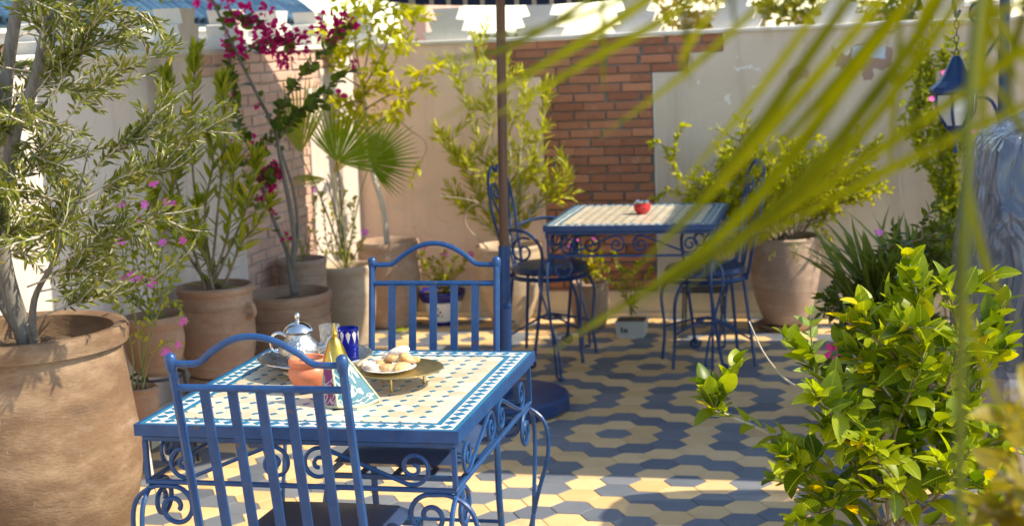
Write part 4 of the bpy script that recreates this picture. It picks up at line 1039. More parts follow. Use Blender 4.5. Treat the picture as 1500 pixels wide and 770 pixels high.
class Fol:
    def __init__(s): s.P = []; s.D = []; s.U = []; s.S = []
    def put(s, p, d, size, up=(0,0,1), jit=.35):
        d = Vector(d); d = d.normalized() if d.length > 1e-6 else Vector((0,0,1))
        u = Vector(up) + Vector((random.gauss(0,jit), random.gauss(0,jit), random.gauss(0,jit)))
        u = u - d*u.dot(d)
        u = u.normalized() if u.length > 1e-4 else d.orthogonal().normalized()
        s.P.append(tuple(p)); s.D.append(tuple(d)); s.U.append(tuple(u)); s.S.append(size)
    def along(s, path, spacing, per=1, ang=50, size=.05, t0=0.0, t1=1.0, taper=.3, rnd=.2, up=(0,0,1), lift=0.0, twist=137.5, jit=.35):
        path = [Vector(p) for p in path]
        seg = [(path[i+1]-path[i]).length for i in range(len(path)-1)]; L = sum(seg)
        if L < 1e-5: return
        d = t0*L; az = random.random()*6.28; i = 0; acc = 0
        while d <= t1*L:
            while i < len(seg)-1 and acc+seg[i] < d: acc += seg[i]; i += 1
            f = (d-acc)/max(seg[i], 1e-6); p = path[i].lerp(path[i+1], min(1, f)); t = (path[i+1]-path[i]).normalized()
            x = t.orthogonal().normalized(); y = t.cross(x)
            frac = (d/L-t0)/max(t1-t0, 1e-6)
            for k in range(per):
                a = az+2*PI*k/per+random.uniform(-.3,.3)
                r = x*math.cos(a)+y*math.sin(a)
                al = rad(ang*(1-.35*frac)+random.uniform(-14,14))
                dd = t*math.cos(al)+r*math.sin(al)+Vector((0,0,lift))
                s.put(p, dd, size*(1-taper*frac)*random.uniform(1-rnd, 1+rnd), up, jit)
            az += rad(twist); d += spacing*random.uniform(.75, 1.25)
    def mesh(s, name, tpl, mat, sel=None):
        V, F = tpl
        P = np.array(s.P); D = np.array(s.D); U = np.array(s.U); S = np.array(s.S)
        if sel is not None: P, D, U, S = P[sel], D[sel], U[sel], S[sel]
        X = norm(np.cross(D, U)); Nn = np.cross(X, D)
        W = (V[None,:,0:1]*X[:,None,:] + V[None,:,1:2]*D[:,None,:] + V[None,:,2:3]*Nn[:,None,:])*S[:,None,None] + P[:,None,:]
        n, k = len(P), len(V)
        me = bpy.data.meshes.new(name)
        fl = np.array([i for f in F for i in f]); ln_ = np.array([len(f) for f in F])
        loops = (fl[None,:] + (np.arange(n)*k)[:,None]).ravel()
        tot = np.tile(ln_, n); st = np.concatenate(([0], np.cumsum(tot)[:-1]))
        me.vertices.add(n*k); me.vertices.foreach_set('co', W.astype(np.float32).ravel())
        me.loops.add(len(loops)); me.loops.foreach_set('vertex_index', loops.astype(np.int32))
        me.polygons.add(len(tot)); me.polygons.foreach_set('loop_start', st.astype(np.int32)); me.polygons.foreach_set('loop_total', tot.astype(np.int32))
        me.polygons.foreach_set('use_smooth', np.ones(len(tot), dtype=bool))
        me.update(calc_edges=True); me.materials.append(mat)
        tint_attr(me, np.repeat(RNG.random(n), len(F)))
        return me
    def matrix(s, i):
        D = Vector(s.D[i]); U = Vector(s.U[i]); X = D.cross(U).normalized(); Nn = X.cross(D); k = s.S[i]
        P = s.P[i]
        return Matrix(((X.x*k, D.x*k, Nn.x*k, P[0]), (X.y*k, D.y*k, Nn.y*k, P[1]), (X.z*k, D.z*k, Nn.z*k, P[2]), (0,0,0,1)))
TM = {}
def foliage(parent, fol, tpl, colors, nobj=0, name='leaf', **kw):
    """the leaves that show largest become objects of their own, the rest one mesh"""
    key = (colors, tuple(sorted(kw.items())))
    if key not in TM:
        q = dict(c3=colors[2] if len(colors) > 2 else None, **kw)
        TM[key] = (leafmat('leaf_a%d' % len(TM), colors[0], colors[1], attr=True, **q), leafmat('leaf_o%d' % len(TM), colors[0], colors[1], attr=False, **q))
    ma, mo = TM[key]
    n = len(fol.P); off = np.array(parent.location)
    A = np.array(fol.P)
    if nobj:
        dep = (A-np.array(CAM)) @ np.array(C_F)
        order = np.argsort(dep - np.array(fol.S)*4)
        pick = order[:min(nobj, n)]; rest = order[min(nobj, n):]
        V, F = tpl
        me = bpy.data.meshes.new(name); me.from_pydata([tuple(v) for v in V], [], F); me.polygons.foreach_set('use_smooth', [True]*len(me.polygons)); me.materials.append(mo); me.update()
        inv = Matrix.Translation(-parent.location)
        for i in pick:
            o = bpy.data.objects.new(name, me); COL.objects.link(o); o.parent = parent
            o.matrix_local = inv @ fol.matrix(int(i))
    else: rest = np.arange(n)
    if len(rest):
        me = fol.mesh('foliage', tpl, ma, rest)
        o = link('foliage', me, parent, tuple(-off)); tag(o, kind='stuff')
def stem(parent, pts, r0, r1, mat, n=6, name='stem', k=5):
    pts = catmull(pts, k) if len(pts) > 2 else [Vector(p) for p in pts]
    m = len(pts); rs = [r0+(r1-r0)*i/max(m-1,1) for i in range(m)]
    pts = [p - parent.location for p in pts]
    MB().tube(pts, rs, n).build(name, mat, parent, smooth='all')
    return [p + parent.location for p in pts]
def joined_twigs(parent, paths, r0, r1, mat, name='twigs', n=4):
    mb = MB()
    for pts in paths:
        m = len(pts); mb.tube([Vector(p)-parent.location for p in pts], [r0+(r1-r0)*i/max(m-1,1) for i in range(m)], n)
    o = mb.build(name, mat, parent, smooth='all'); tag(o, kind='stuff'); return o
def wander(p, d, L, n=6, bend=.25, up=0.0):
    p = Vector(p); d = Vector(d).normalized(); out = [p.copy()]
    for i in range(n):
        d = (d + Vector((random.gauss(0,bend), random.gauss(0,bend), random.gauss(0,bend)+up))*.5).normalized()
        p = p + d*(L/n); out.append(p.copy())
    return out

# ------------------------------------------------------------------ pots
def pot_shape(R, H, foot, belly=None, bz=.55, lip=.02, lh=.05, neck=.96):
    belly = belly or R*.98
    pr = [(foot*.9,0),(foot,.006)]
    for i in range(1, 7):
        t = i/6; pr.append((foot+(belly-foot)*math.sin(t*PI/2)**.9, H*bz*t))
    for i in range(1, 5):
        t = i/4; pr.append((belly+(R*neck-belly)*t, H*bz+(H-lh-H*bz)*t))
    pr += [(R-.004, H-lh+.004),(R, H-lh*.6),(R+.002, H-lh*.25),(R-.006, H),(R-lip*.6, H+.001),(R-lip, H-.008),(R-lip-.004, H-lh),(R-lip-.006, H-.10)]
    return pr
def potted(name, label, cat, loc, R, H, foot, mat, belly=None, bz=.55, lip=.02, lh=.05, neck=.96, zpot=0.0, soil=.055, group=None, bands=()):
    t = empty(name, loc, random.random()*0, label, cat, group)
    mb = MB(); mb.lathe(pot_shape(R, H, foot, belly, bz, lip, lh, neck), 40, (0,0,zpot), wob=.012)
    p = mb.build('pot', mat, t, smooth=True)
    for (bzz, br) in bands:
        MB().tube([((br)*math.cos(ang(k,40)), br*math.sin(ang(k,40)), zpot+bzz) for k in range(41)], .004, 6).build('band', mat, p, smooth=True)
    s = MB(); n = 20; vs = [(0,0,H-soil+.012)]; fs = []
    for j in range(1, 5):
        for k in range(n):
            a = ang(k, n); r = (R-lip-.003)*j/4; vs.append((r*math.cos(a), r*math.sin(a), zpot+H-soil+random.uniform(-.008,.010)-(.006 if j == 4 else 0)))
    vs[0] = (0,0,zpot+H-soil+.008)
    fs = [(0, 1+k, 1+(k+1) % n) for k in range(n)]
    for j in range(3):
        for k in range(n): fs.append((1+j*n+k, 1+(j+1)*n+k, 1+(j+1)*n+(k+1) % n, 1+j*n+(k+1) % n))
    s.add(vs, fs).build('soil', M['soil'], t, smooth='all')
    return t
LANCE = leaf_tpl(.20, 4, .10, .12, 'lance'); OLIVE = leaf_tpl(.235, 4, .12, .08, 'lance'); OVATE = leaf_tpl(.52, 4, .14, .2, 'ovate'); OBOV = leaf_tpl(.46, 4, .1, .16, 'obov')
ROUND = leaf_tpl(.80, 4, .12, .15, 'round'); HIB = leaf_tpl(.62, 9, .16, .22, 'hib'); NARROW = leaf_tpl(.13, 4, .12, .2, 'lance'); CITRUS = leaf_tpl(.42, 4, .16, .2, 'ovate')
YG = (.34,.30,.03)

# flowers of five petals
M['pink'] = surf('pink_petal', (.62,.06,.38), (.74,.14,.50), rough=.6, objrand=.6); M['magenta'] = None
def flower_mesh(R):
    mb = MB()
    for k in range(5):
        a = ang(k, 5); u = Vector((math.cos(a), math.sin(a), 0)); v = Vector((-math.sin(a), math.cos(a), 0))
        pts = [u*.08*R, u*.5*R+v*.30*R+Vector((0,0,.10*R)), u*.95*R+v*.30*R+Vector((0,0,.12*R)), u*1.02*R+Vector((0,0,.08*R)), u*.95*R-v*.30*R+Vector((0,0,.12*R)), u*.5*R-v*.30*R+Vector((0,0,.10*R))]
        mb.add(pts, [(0,1,2,3),(0,3,4,5)])
    mb.tube([(0,0,.02*R),(0,0,-.8*R)], [.12*R,.08*R], 5)
    return mb.mesh('flower', M['pink'])
FLW = flower_mesh(.019)
def flower(parent, p, d=(.2,-.8,.5), s=1.0):
    q = Vector(d).normalized().to_track_quat('Z', 'Y')
    o = link('flower', FLW, parent, Vector(p)-parent.location); o.rotation_euler = q.to_euler(); o.scale = (s,s,s); return o

# ---- olive tree in the big pot
ol = potted('potted_olive_tree', 'silvery olive tree in a huge weathered terracotta pot at the left edge', 'tree', (-2.455,3.85,0), .300, .80, .20, M['pot_a'], belly=.312, bz=.52, lip=.045, lh=.06, neck=.915, soil=.07)
b0 = Vector((-2.47,3.87,.73))
limbs = []
limbs.append(stem(ol, [b0, at(4,380,3.86), at(2,250,3.9), at(10,110,3.92), at(30,-20,3.92), at(50,-160,3.9), at(70,-330,3.85)], .030, .012, M['bark_grey'], 8, 'trunk'))
limbs.append(stem(ol, [at(2,330,3.88), at(22,190,3.84), at(52,120,3.82), at(66,52,3.8), at(86,0,3.8), at(120,-120,3.78), at(140,-300,3.76)], .024, .010, M['bark_grey'], 8, 'limb'))
limbs.append(stem(ol, [b0+Vector((.03,-.02,0)), at(50,440,3.8), at(80,380,3.75), at(110,300,3.72), at(130,220,3.7)], .013, .0015, M['bark_grey'], 6, 'limb'))
limbs.append(stem(ol, [b0+Vector((-.02,.03,0)), at(-30,380,3.95), at(-60,250,4.0), at(-80,80,4.0), at(-100,-150,4.0)], .018, .008, M['bark_grey'], 6, 'limb'))
fo = Fol(); tw = []
def olive_branch(path, nt=6, L=.16):
    tw.append(path)
    for k in range(nt):
        i = random.randint(max(1, len(path)//4), len(path)-1); p = path[i]; t = (path[i]-path[i-1]).normalized()
        d = (t + Vector((random.gauss(0,.55), random.gauss(0,.55), random.gauss(.12,.5)))).normalized()
        q = wander(p, d, L*random.uniform(.6,1.3), 5, .22, .03); tw.append(q)
        fo.along(q, .0125, 2, 42, .042, .08, 1.0, .25, .25, twist=90, jit=.8)
    fo.along(path, .016, 2, 45, .047, .35, 1.0, .25, .25, twist=90, jit=.8)
for k in range(58):
    lb = random.choice(limbs[:2]+limbs[:3]+limbs[3:]); i = random.randint(len(lb)//6, len(lb)-1); p = lb[i]
    if p.z > 2.25: continue
    az = random.uniform(0, 6.28)
    if math.cos(az) < -.3 and random.random() < .5: az = random.uniform(-1.2, 1.2)
    d = Vector((math.cos(az), math.sin(az), random.uniform(-.25,.75)))
    olive_branch(wander(p, d, random.uniform(.18,.38), 8, .22, .0), 7)
for pts in ([at(60,330,3.8), at(170,300,3.72), at(270,210,3.66), at(345,165,3.62)], [at(70,300,3.8), at(160,230,3.7), at(215,185,3.66), at(250,130,3.62)],
            [at(60,220,3.8), at(140,130,3.72), at(212,85,3.7)], [at(60,400,3.8), at(150,350,3.7), at(230,315,3.66)], [at(60,180,3.8), at(120,60,3.75), at(160,0,3.7)],
            [at(40,420,3.8), at(110,395,3.68), at(150,410,3.62)], [at(100,300,3.72), at(190,255,3.68), at(245,248,3.64)], [at(90,330,3.72), at(170,215,3.68), at(215,200,3.64), at(330,150,3.6)]):
    olive_branch(catmull(pts, 6), 6, .11)
joined_twigs(ol, tw, .0030, .0012, M['twigp'])
foliage(ol, fo, OLIVE, ((.075,.098,.040), (.20,.225,.095), (.42,.34,.05)), 300, trans=.3, rough=.38, c3at=.975, tcol=(1.3,1.3,.5), veins=False)

# ---- oleander on an upturned pot
od = potted('potted_oleander', 'tall oleander with long leaves in a brown terracotta pot before the shaded wall', 'plant', (-2.60,5.50,.26), .162, .385, .125, M['pot_b'], belly=.158, bz=.5, lip=.022, lh=.035, neck=.95, bands=((.05,.138),(.30,.156)))
for s in (-1, 1):
    MB().tube(catmull([(s*.150,-.03,.30),(s*.182,-.04,.305),(s*.186,-.04,.265),(s*.155,-.03,.25)],5), .011, 8).build('handle', M['pot_b'], od, smooth=True)
up_ = MB().lathe(list(reversed([(.13,.258),(.135,.25),(.15,.12),(.17,.03),(.178,.028),(.178,.0),(.16,.0)])), 36).build('upturned_pot', M['pot_b'], None, smooth=True, loc=(-2.60,5.50,0))
tag(up_, 'upturned terracotta pot serving as a stand under the oleander', 'pot')
fo = Fol(); y0 = 5.5
OS = [[(303,412),(268,300),(248,210),(243,112)], [(306,412),(288,300),(280,190),(287,78)], [(312,412),(320,300),(330,200),(326,118)], [(318,412),(345,345),(362,300),(377,232)],
      [(310,412),(300,320),(312,240),(308,195)], [(300,412),(262,350),(250,300),(262,240)], [(316,412),(352,360),(372,335),(395,300)], [(308,412),(296,370),(285,340),(290,300)], [(314,412),(332,350),(340,280),(345,225)], [(304,412),(280,360),(240,330),(225,280)]]
for k, s in enumerate(OS):
    dy = random.uniform(-.10,.10)
    pts = [at(u, v, y0+dy*i/3) for i, (u, v) in enumerate(s)]; pts[0] = Vector((-2.60+random.uniform(-.05,.05), 5.5+random.uniform(-.05,.05), .58))
    pth = stem(od, pts, .0065, .003, M['twig'])
    fo.along(pth, .030, 3, 46, .10, .55 if k < 5 else .40, 1.0, .12, .2, lift=.12, twist=60)
    fo.along(pth[-3:], .006, 3, 28, .088, .3, 1.0, .2, .2)
    fo.along(pth, .09, 2, 55, .07, .12, .5, .0, .3)
foliage(od, fo, LANCE, ((.15,.20,.03), (.29,.33,.05), (.50,.44,.05)), 300, trans=.42, c3at=.97)

# ---- pink periwinkles on stands
def periwinkle(root, stems, flowers, y0, base, lsize=.040, col=((.18,.25,.02), (.36,.41,.04), (.56,.48,.03)), mat='stemg', nobj=120, t0=.25):
    fo = Fol()
    for s in stems:
        dy = random.uniform(-.06,.06)
        pts = [base + Vector((random.uniform(-.04,.04), random.uniform(-.04,.04), 0))] + [at(u, v, y0+dy*(i+1)/len(s)) for i, (u, v) in enumerate(s)]
        pth = stem(root, pts, .0032, .0018, M[mat], 5)
        fo.along(pth, .024, 2, 58, lsize, t0, 1.0, .15, .25, twist=90, lift=.05)
        fo.along(pth[-2:], .005, 3, 50, lsize*.8, .3, 1.0, .2, .2)
    for (u, v) in flowers: flower(root, at(u, v, y0-.05+random.uniform(-.03,.03)), (random.gauss(.1,.4), -.8, random.uniform(.2,.9)), random.uniform(.85,1.2))
    foliage(root, fo, OBOV, col, nobj, trans=.4)
pm = potted('potted_periwinkle', 'pink flowering periwinkle in a bowl shaped terracotta pot on a black stand', 'plant', (-2.655,5.04,.37), .122, .235, .075, M['pot_b'], belly=.118, bz=.6, lip=.02, lh=.05, neck=.93, group='potted periwinkles')
periwinkle(pm, [[(190,420),(178,350),(172,290)], [(200,420),(195,360),(205,300)], [(215,420),(212,340),(222,268)], [(230,420),(240,350),(240,300)], [(235,430),(258,360),(262,290)], [(180,430),(165,400),(160,360)], [(215,430),(205,400),(198,372)], [(240,430),(262,400),(272,350)], [(225,430),(228,400),(235,330)], [(190,430),(182,400),(190,340)]],
           [(193,405),(206,408),(223,414),(178,352),(205,322),(170,270),(238,355),(252,298),(225,268),(182,408),(243,296),(268,352),(212,300),(180,300)], 5.02, Vector((-2.655,5.04,.56)))
st = empty('plant_stand', (-2.655,5.04,0), 0, 'black iron stand under the bowl shaped periwinkle pot', 'stand')
for k in range(3):
    a = ang(k, 3)+.4; MB().tube([(.10*math.cos(a), .10*math.sin(a), .375), (.13*math.cos(a), .13*math.sin(a), 0)], .007, 6).build('leg', M['blacki'], st, smooth=True)
MB().tube([(.102*math.cos(ang(k,24)), .102*math.sin(ang(k,24)), .362) for k in range(25)], .006, 6).build('ring', M['blacki'], st, smooth=True)
ps = potted('potted_periwinkle', 'leggy pink periwinkle in a small terracotta pot on a white wire stand', 'plant', (-2.62,4.825,.235), .069, .135, .048, M['pot_b'], lip=.012, lh=.025, soil=.03, group='potted periwinkles')
periwinkle(ps, [[(215,520),(232,460),(262,390),(300,330)], [(205,520),(200,470),(182,430)], [(210,525),(225,470),(255,440),(272,470)], [(195,525),(185,480),(170,450)], [(220,525),(245,500),(262,505)], [(208,530),(212,480),(222,440)]],
           [(269,471),(244,516),(262,505)], 4.82, Vector((-2.62,4.825,.35)), .030, nobj=60, t0=.55)
sw = empty('plant_stand', (-2.62,4.825,0), 0, 'white wire stand with curved legs under the small periwinkle pot', 'stand')
for k in range(4):
    a = ang(k, 4)+.7; MB().tube(catmull([(.075*math.cos(a), .075*math.sin(a), .232), (.062*math.cos(a), .062*math.sin(a), .15), (.085*math.cos(a), .085*math.sin(a), .07), (.11*math.cos(a), .11*math.sin(a), 0)], 5), .005, 6).build('leg', M['whitei'], sw, smooth=True)
sq = MB(); sq.box(-.085,.085,-.085,.085,.228,.234); sq.build('shelf', M['whitei'], sw)
stray = Fol()

# ---- bougainvillea
bg = potted('potted_bougainvillea', 'magenta bougainvillea with twisted grey stems in a wide shaded pot', 'plant', (-2.565,6.215,0), .207, .485, .15, M['pot_b'], belly=.196, bz=.55, lip=.022, lh=.05, neck=.95, bands=((.38,.199),))
yb_ = 6.2
def bpath(lst, y=yb_): return [at(u, v, y+dy) for u, v, dy in lst]
stem_t = []
stem_t.append(stem(bg, bpath([(430,432,0),(424,392,.0),(419,365,.02),(400,320,0),(388,280,-.03),(372,230,-.05)]), .013, .006, M['bark_grey'], 7))
stem_t.append(stem(bg, bpath([(432,432,.01),(428,390,.01),(431,350,0),(424,300,0),(412,240,0),(402,190,-.02),(380,145,-.03),(350,85,-.05),(322,25,-.06),(300,-25,-.08)]), .013, .005, M['bark_grey'], 7))
stem_t.append(stem(bg, bpath([(428,395,0),(436,345,.03),(432,290,.04),(418,240,.03),(404,200,.0)]), .008, .005, M['bark_grey'], 6))
BB = [[(405,190,0),(418,150,0),(440,115,0),(470,80,0),(512,38,0)], [(404,200,0),(440,165,0),(480,130,.05),(522,96,.08)], [(402,215,0),(440,165,-.02),(478,152,-.03)], [(372,230,0),(352,190,0),(340,130,0),(338,70,0)],
      [(372,232,-.03),(390,210,-.04),(405,180,-.05),(412,150,-.05)], [(390,290,0),(370,300,0),(350,280,-.03)], [(350,85,0),(372,70,0),(400,62,0),(430,66,0)], [(322,25,0),(360,30,0),(385,35,0)], [(388,280,0),(392,265,-.05),(398,255,-.08)], [(372,230,0),(345,240,0),(325,215,0)], [(412,240,0),(380,255,-.04),(360,265,-.06)]]
fo = Fol(); fb = Fol(); tw = []
for s in BB:
    pth = catmull(bpath(s), 5); tw.append(pth); fo.along(pth, .020, 2, 62, .050, .15, 1.0, .1, .3, jit=.7)
for s in stem_t[:2]: fo.along(s, .05, 1, 65, .045, .45, 1.0, 0, .3)
for (u, v, r, n) in ((400,58,26,95), (428,64,22,70), (482,38,20,55), (508,34,12,30), (345,35,14,30), (362,22,14,30), (388,20,10,14), (342,68,14,34), (330,5,12,22), (300,-4,16,30), (394,258,15,60), (386,278,12,36), (404,250,9,18), (398,66,12,24), (345,140,5,5), (378,150,4,5), (333,210,5,6), (372,205,4,4), (385,212,4,5), (420,348,4,6), (368,225,4,5), (520,96,4,5), (404,310,3,4), (350,75,10,18), (268,140,7,8), (415,80,16,30), (496,142,4,4)):
    c = at(u, v, yb_)
    rr = r/305
    for k in range(n):
        d = Vector((random.gauss(0,1), random.gauss(0,1), random.gauss(0,1))).normalized()
        fb.put(c + d*rr*random.random()**.5, d + Vector((0,-.3,.2)), random.uniform(.026,.036), jit=.8)
joined_twigs(bg, tw, .0042, .0018, M['twig'])
foliage(bg, fo, ROUND, ((.06,.11,.025), (.12,.19,.04)), 120, trans=.3)
foliage(bg, fb, leaf_tpl(.85, 3, .2, .2, 'ovate'), ((.40,.008,.13), (.62,.03,.25)), 200, name='bract', veins=False, trans=.45, tcol=(1.5,.6,1.2), rough=.6, spec=.2)

# ---- small carved pot tucked behind the bougainvillea
cp = potted('potted_seedling', 'small carved terracotta pot with seedlings behind the bougainvillea', 'plant', (-2.67,6.66,0), .128, .575, .10, M['pot_d'], belly=.118, bz=.6, lip=.014, lh=.045, neck=.97, bands=((.50,.124),))
periwinkle(cp, [[(440,360),(432,330)], [(450,365),(455,340)], [(425,368),(420,345)]], [], 6.6, Vector((-2.67,6.66,.53)), .028, nobj=30, t0=.3)

# ---- fan palm
fp = potted('potted_fan_palm', 'young fan palm in a pale terracotta pot against the sunlit wall', 'palm', (-2.655,7.27,0), .155, .445, .105, M['pot_c'], belly=.15, bz=.6, lip=.022, lh=.045, neck=.955)
fanA = (leafmat('fan_leaf', (.12,.22,.025), (.19,.31,.035), trans=.45, attr=False, rough=.4, veins=False), leafmat('pale_fan_leaf', (.24,.32,.05), (.32,.38,.07), trans=.5, attr=False, veins=False), leafmat('dry_fan_leaf', (.34,.27,.10), (.42,.35,.16), trans=.3, attr=False, veins=False))
def fan_leaf(parent, hub, axis, normal, R_, spread, nseg, mat, base):
    hub = Vector(hub); axis = Vector(axis).normalized(); normal = Vector(normal); normal = (normal-axis*normal.dot(axis)).normalized(); side = axis.cross(normal)
    mb = MB()
    for k in range(nseg):
        a = rad(-spread/2+spread*k/(nseg-1)+random.uniform(-1,1)); L = R_*(1-.22*abs(a/rad(spread/2))**2)*random.uniform(.94,1.05)
        d = axis*math.cos(a)+side*math.sin(a); w = side*math.cos(a)-axis*math.sin(a)
        st_ = spread/nseg
        rows = []
        for t in (.04,.25,.5,.68,.85,1.0):
            ww = L*math.tan(rad(st_/2))*t*1.05 if t <= .5 else L*math.tan(rad(st_/2))*.5*1.05*(1-(t-.5)/.5)**.8
            dz = -.22*L*t*t + .10*L*t
            c = hub + d*(L*t) + normal*dz
            rows.append((c - w*ww + normal*(-.35*ww), c + normal*.35*ww, c + w*ww + normal*(-.35*ww)))
        vs = [p-parent.location for r_ in rows for p in r_]; fs = []
        for i in range(len(rows)-1):
            b = i*3; fs += [(b, b+1, b+4, b+3), (b+1, b+2, b+5, b+4)]
        mb.add(vs, fs)
    o = mb.build('fan_leaf', mat, parent, smooth='all')
    pts = catmull([Vector(base), (Vector(base)*.5+hub*.5)+Vector((0,0,.05)), hub], 6)
    MB().tube([p-parent.location for p in pts], [.006-.003*i/(len(pts)-1) for i in range(len(pts))], 6).build('petiole', M['stemg'], o, smooth='all')
    return o
pb = Vector((-2.655,7.27,.42))
fan_leaf(fp, at(494,238,7.15), at(530,170,7.12)-at(494,238,7.15), (.35,-1,.15), .345, 150, 28, fanA[0], pb)
fan_leaf(fp, at(541,240,7.3), at(600,205,7.25)-at(541,240,7.3), (.25,-.9,.5), .325, 150, 28, fanA[0], pb)
fan_leaf(fp, at(440,226,7.0), at(436,120,6.95)-at(440,226,7.0), (.45,-1,.1), .44, 62, 18, fanA[1], pb)
fan_leaf(fp, at(478,262,7.15), at(430,262,7.0)-at(478,262,7.15), (.1,-.5,.9), .22, 60, 9, fanA[1], pb)
fan_leaf(fp, at(488,255,7.3), at(508,226,7.3)-at(488,255,7.3), (.5,-.6,.3), .16, 40, 7, fanA[2], pb)
periwinkle(fp, [[(480,360),(475,320),(470,282)], [(492,360),(500,310),(505,280)], [(500,362),(515,330),(520,290)], [(486,362),(488,320),(484,300)], [(510,365),(520,340),(512,300)], [(520,372),(530,360),(532,352)], [(470,365),(458,330),(462,290)]], [(460,278),(534,340)], 7.2, pb, .034, nobj=60, t0=.2)

# ---- lemon tree in the corner
lt_ = potted('potted_lemon_tree', 'slim yellow green lemon tree with pale trunk in the corner pot', 'tree', (-2.585,7.80,0), .182, .50, .125, M['pot_d'], belly=.185, bz=.6, lip=.022, lh=.05, neck=.96)
ly = 7.75
trunk = stem(lt_, [Vector((-2.585,7.80,.45)), at(560,300,ly), at(546,255,ly), at(540,215,ly), at(536,170,ly-.05), at(530,120,ly-.08)], .019, .010, M['bark_pale'], 8, 'trunk')
LB = [[(530,120),(510,80),(490,30),(480,-30)], [(532,130),(500,110),(478,90),(465,60)], [(530,120),(540,70),(545,20),(550,-40)], [(533,140),(565,110),(590,70),(615,20)], [(535,160),(570,140),(605,130),(628,95)], [(534,150),(515,150),(495,160)], [(538,190),(575,165),(598,150)], [(532,130),(560,80),(575,40),(585,-10)], [(530,120),(520,60),(525,10),(520,-30)], [(536,175),(512,182),(498,195)], [(545,20),(600,0),(630,-15)]]
fo = Fol()
for s in LB:
    pth = stem(lt_, [at(u, v, ly-.08+random.uniform(-.12,.10)*i/3) for i, (u, v) in enumerate(s)], .0055, .002, M['twig'], 5, 'branch')
    for k in range(9):
        i = random.randint(len(pth)//4, len(pth)-1); q = wander(pth[i], (random.gauss(0,.7), random.gauss(0,.5), random.gauss(.2,.5)), random.uniform(.08,.18), 4, .2)
        fo.along(q, .017, 1, 55, .070, .1, 1.0, .1, .3, jit=.7)
    fo.along(pth, .028, 1, 55, .066, .25, 1.0, .1, .3, jit=.7)
q = stem(lt_, [at(577,170,ly), at(600,190,ly), at(625,215,ly-.05), at(598,270,ly-.15)], .004, .0015, M['twig'], 5, 'branch')
fo.along(q, .02, 1, 55, .062, .72, 1.0, .1, .3)
foliage(lt_, fo, CITRUS, ((.27,.31,.02), (.45,.46,.04), (.60,.52,.03)), 300, trans=.5, c3at=.95)

# ---- blue and white pot
bw_ = empty('potted_balsam', (-2.285,7.85,0), 0, 'small flowering plant in a cobalt and white glazed pot by the wall', 'plant')
ppt = MB().lathe([(.07,.0),(.078,.004),(.080,.024)], 36).build('pot_foot', M['cobalt'], bw_, smooth=True)
pb_ = MB().lathe([(.080,.024),(.095,.07),(.112,.125),(.116,.138)], 36, cap=False).build('pot', M['porcelain'], bw_, smooth=True)
MB().lathe([(.116,.138),(.122,.139),(.134,.17),(.139,.196),(.137,.200),(.128,.198),(.122,.175)], 36, cap=False).build('pot_rim', M['cobalt'], bw_, smooth=True)
MB().lathe([(.126,.182),(.002,.187)], 20, cap=False).build('soil', M['soil'], bw_)
for a, z, r, c in ((-1.75,.09,.013,(.10,.14,.03)), (-1.62,.066,.010,(.10,.14,.03)), (-1.45,.085,.008,(.30,.02,.06)), (-1.58,.104,.007,(.15,.20,.05)), (-1.85,.07,.007,(.2,.2,.3)), (-1.36,.06,.006,(.12,.2,.05))):
    rr = .0805+(z-.024)*.311; mb = MB(); n = 9
    mb.add([((rr+.0015)*math.cos(a), (rr+.0015)*math.sin(a), z)] + [((rr+.0015+r*math.sin(ang(k,n))*.29)*math.cos(a+r/rr*math.cos(ang(k,n))), (rr+.0015+r*math.sin(ang(k,n))*.29)*math.sin(a+r/rr*math.cos(ang(k,n))), z+r*math.sin(ang(k,n))) for k in range(n)], [(0, 1+k, 1+(k+1) % n) for k in range(n)])
    mb.build('painted_motif', surf('motif%g' % z, c, rough=.3), pb_)
periwinkle(bw_, [[(625,400),(618,372)], [(635,400),(632,380)], [(648,400),(650,372)], [(660,400),(668,378)], [(670,402),(682,382)], [(645,400),(642,385)], [(655,402),(658,390)], [(640,402),(626,388)], [(664,402),(676,395)]], [(651,372),(690,372),(622,360),(660,362)], 7.8, Vector((-2.285,7.85,.18)), .045, nobj=90, t0=.15)

# ---- tall narrow leaved shrub behind the pole
wl = potted('potted_narrow_leaved_shrub', 'tall pale narrow leaved shrub in a tapered pale pot left of the brick pier', 'plant', (-1.868,7.80,0), .187, .47, .095, M['pot_c'], belly=.183, bz=.75, lip=.02, lh=.04, neck=.985)
fo = Fol(); wy = 7.75
WB = [[(735,350),(715,250),(690,170),(668,110)], [(738,350),(725,230),(712,140),(705,70)], [(742,350),(748,250),(740,150),(742,80)], [(745,350),(770,280),(790,200),(802,140)], [(748,350),(785,300),(812,270),(832,255)], [(735,350),(700,290),(675,240),(655,200)], [(738,350),(710,300),(690,260),(665,225)], [(745,350),(760,260),(765,190),(772,120)], [(732,350),(700,320),(680,310)], [(748,350),(775,310),(800,300),(815,290)], [(740,350),(730,300),(715,260)], [(742,350),(755,300),(775,250)]]
for s in WB:
    dy = random.uniform(-.14,.06)
    pts = [at(u, v, wy+dy*i/3) for i, (u, v) in enumerate(s)]; pts[0] = Vector((-1.868+random.uniform(-.05,.05), 7.8+random.uniform(-.05,.05), .42))
    pth = stem(wl, pts, .006, .0022, M['bark_pale'], 5)
    fo.along(pth, .024, 2, 48, .086, .22, 1.0, .2, .25, lift=.15, jit=.6)
    for k in range(6):
        i = random.randint(len(pth)//2, len(pth)-1); q = wander(pth[i], (random.gauss(0,.6), random.gauss(-.1,.4), .6), random.uniform(.10,.2), 4, .2)
        fo.along(q, .018, 2, 45, .072, .1, 1.0, .2, .25, lift=.1, jit=.6)
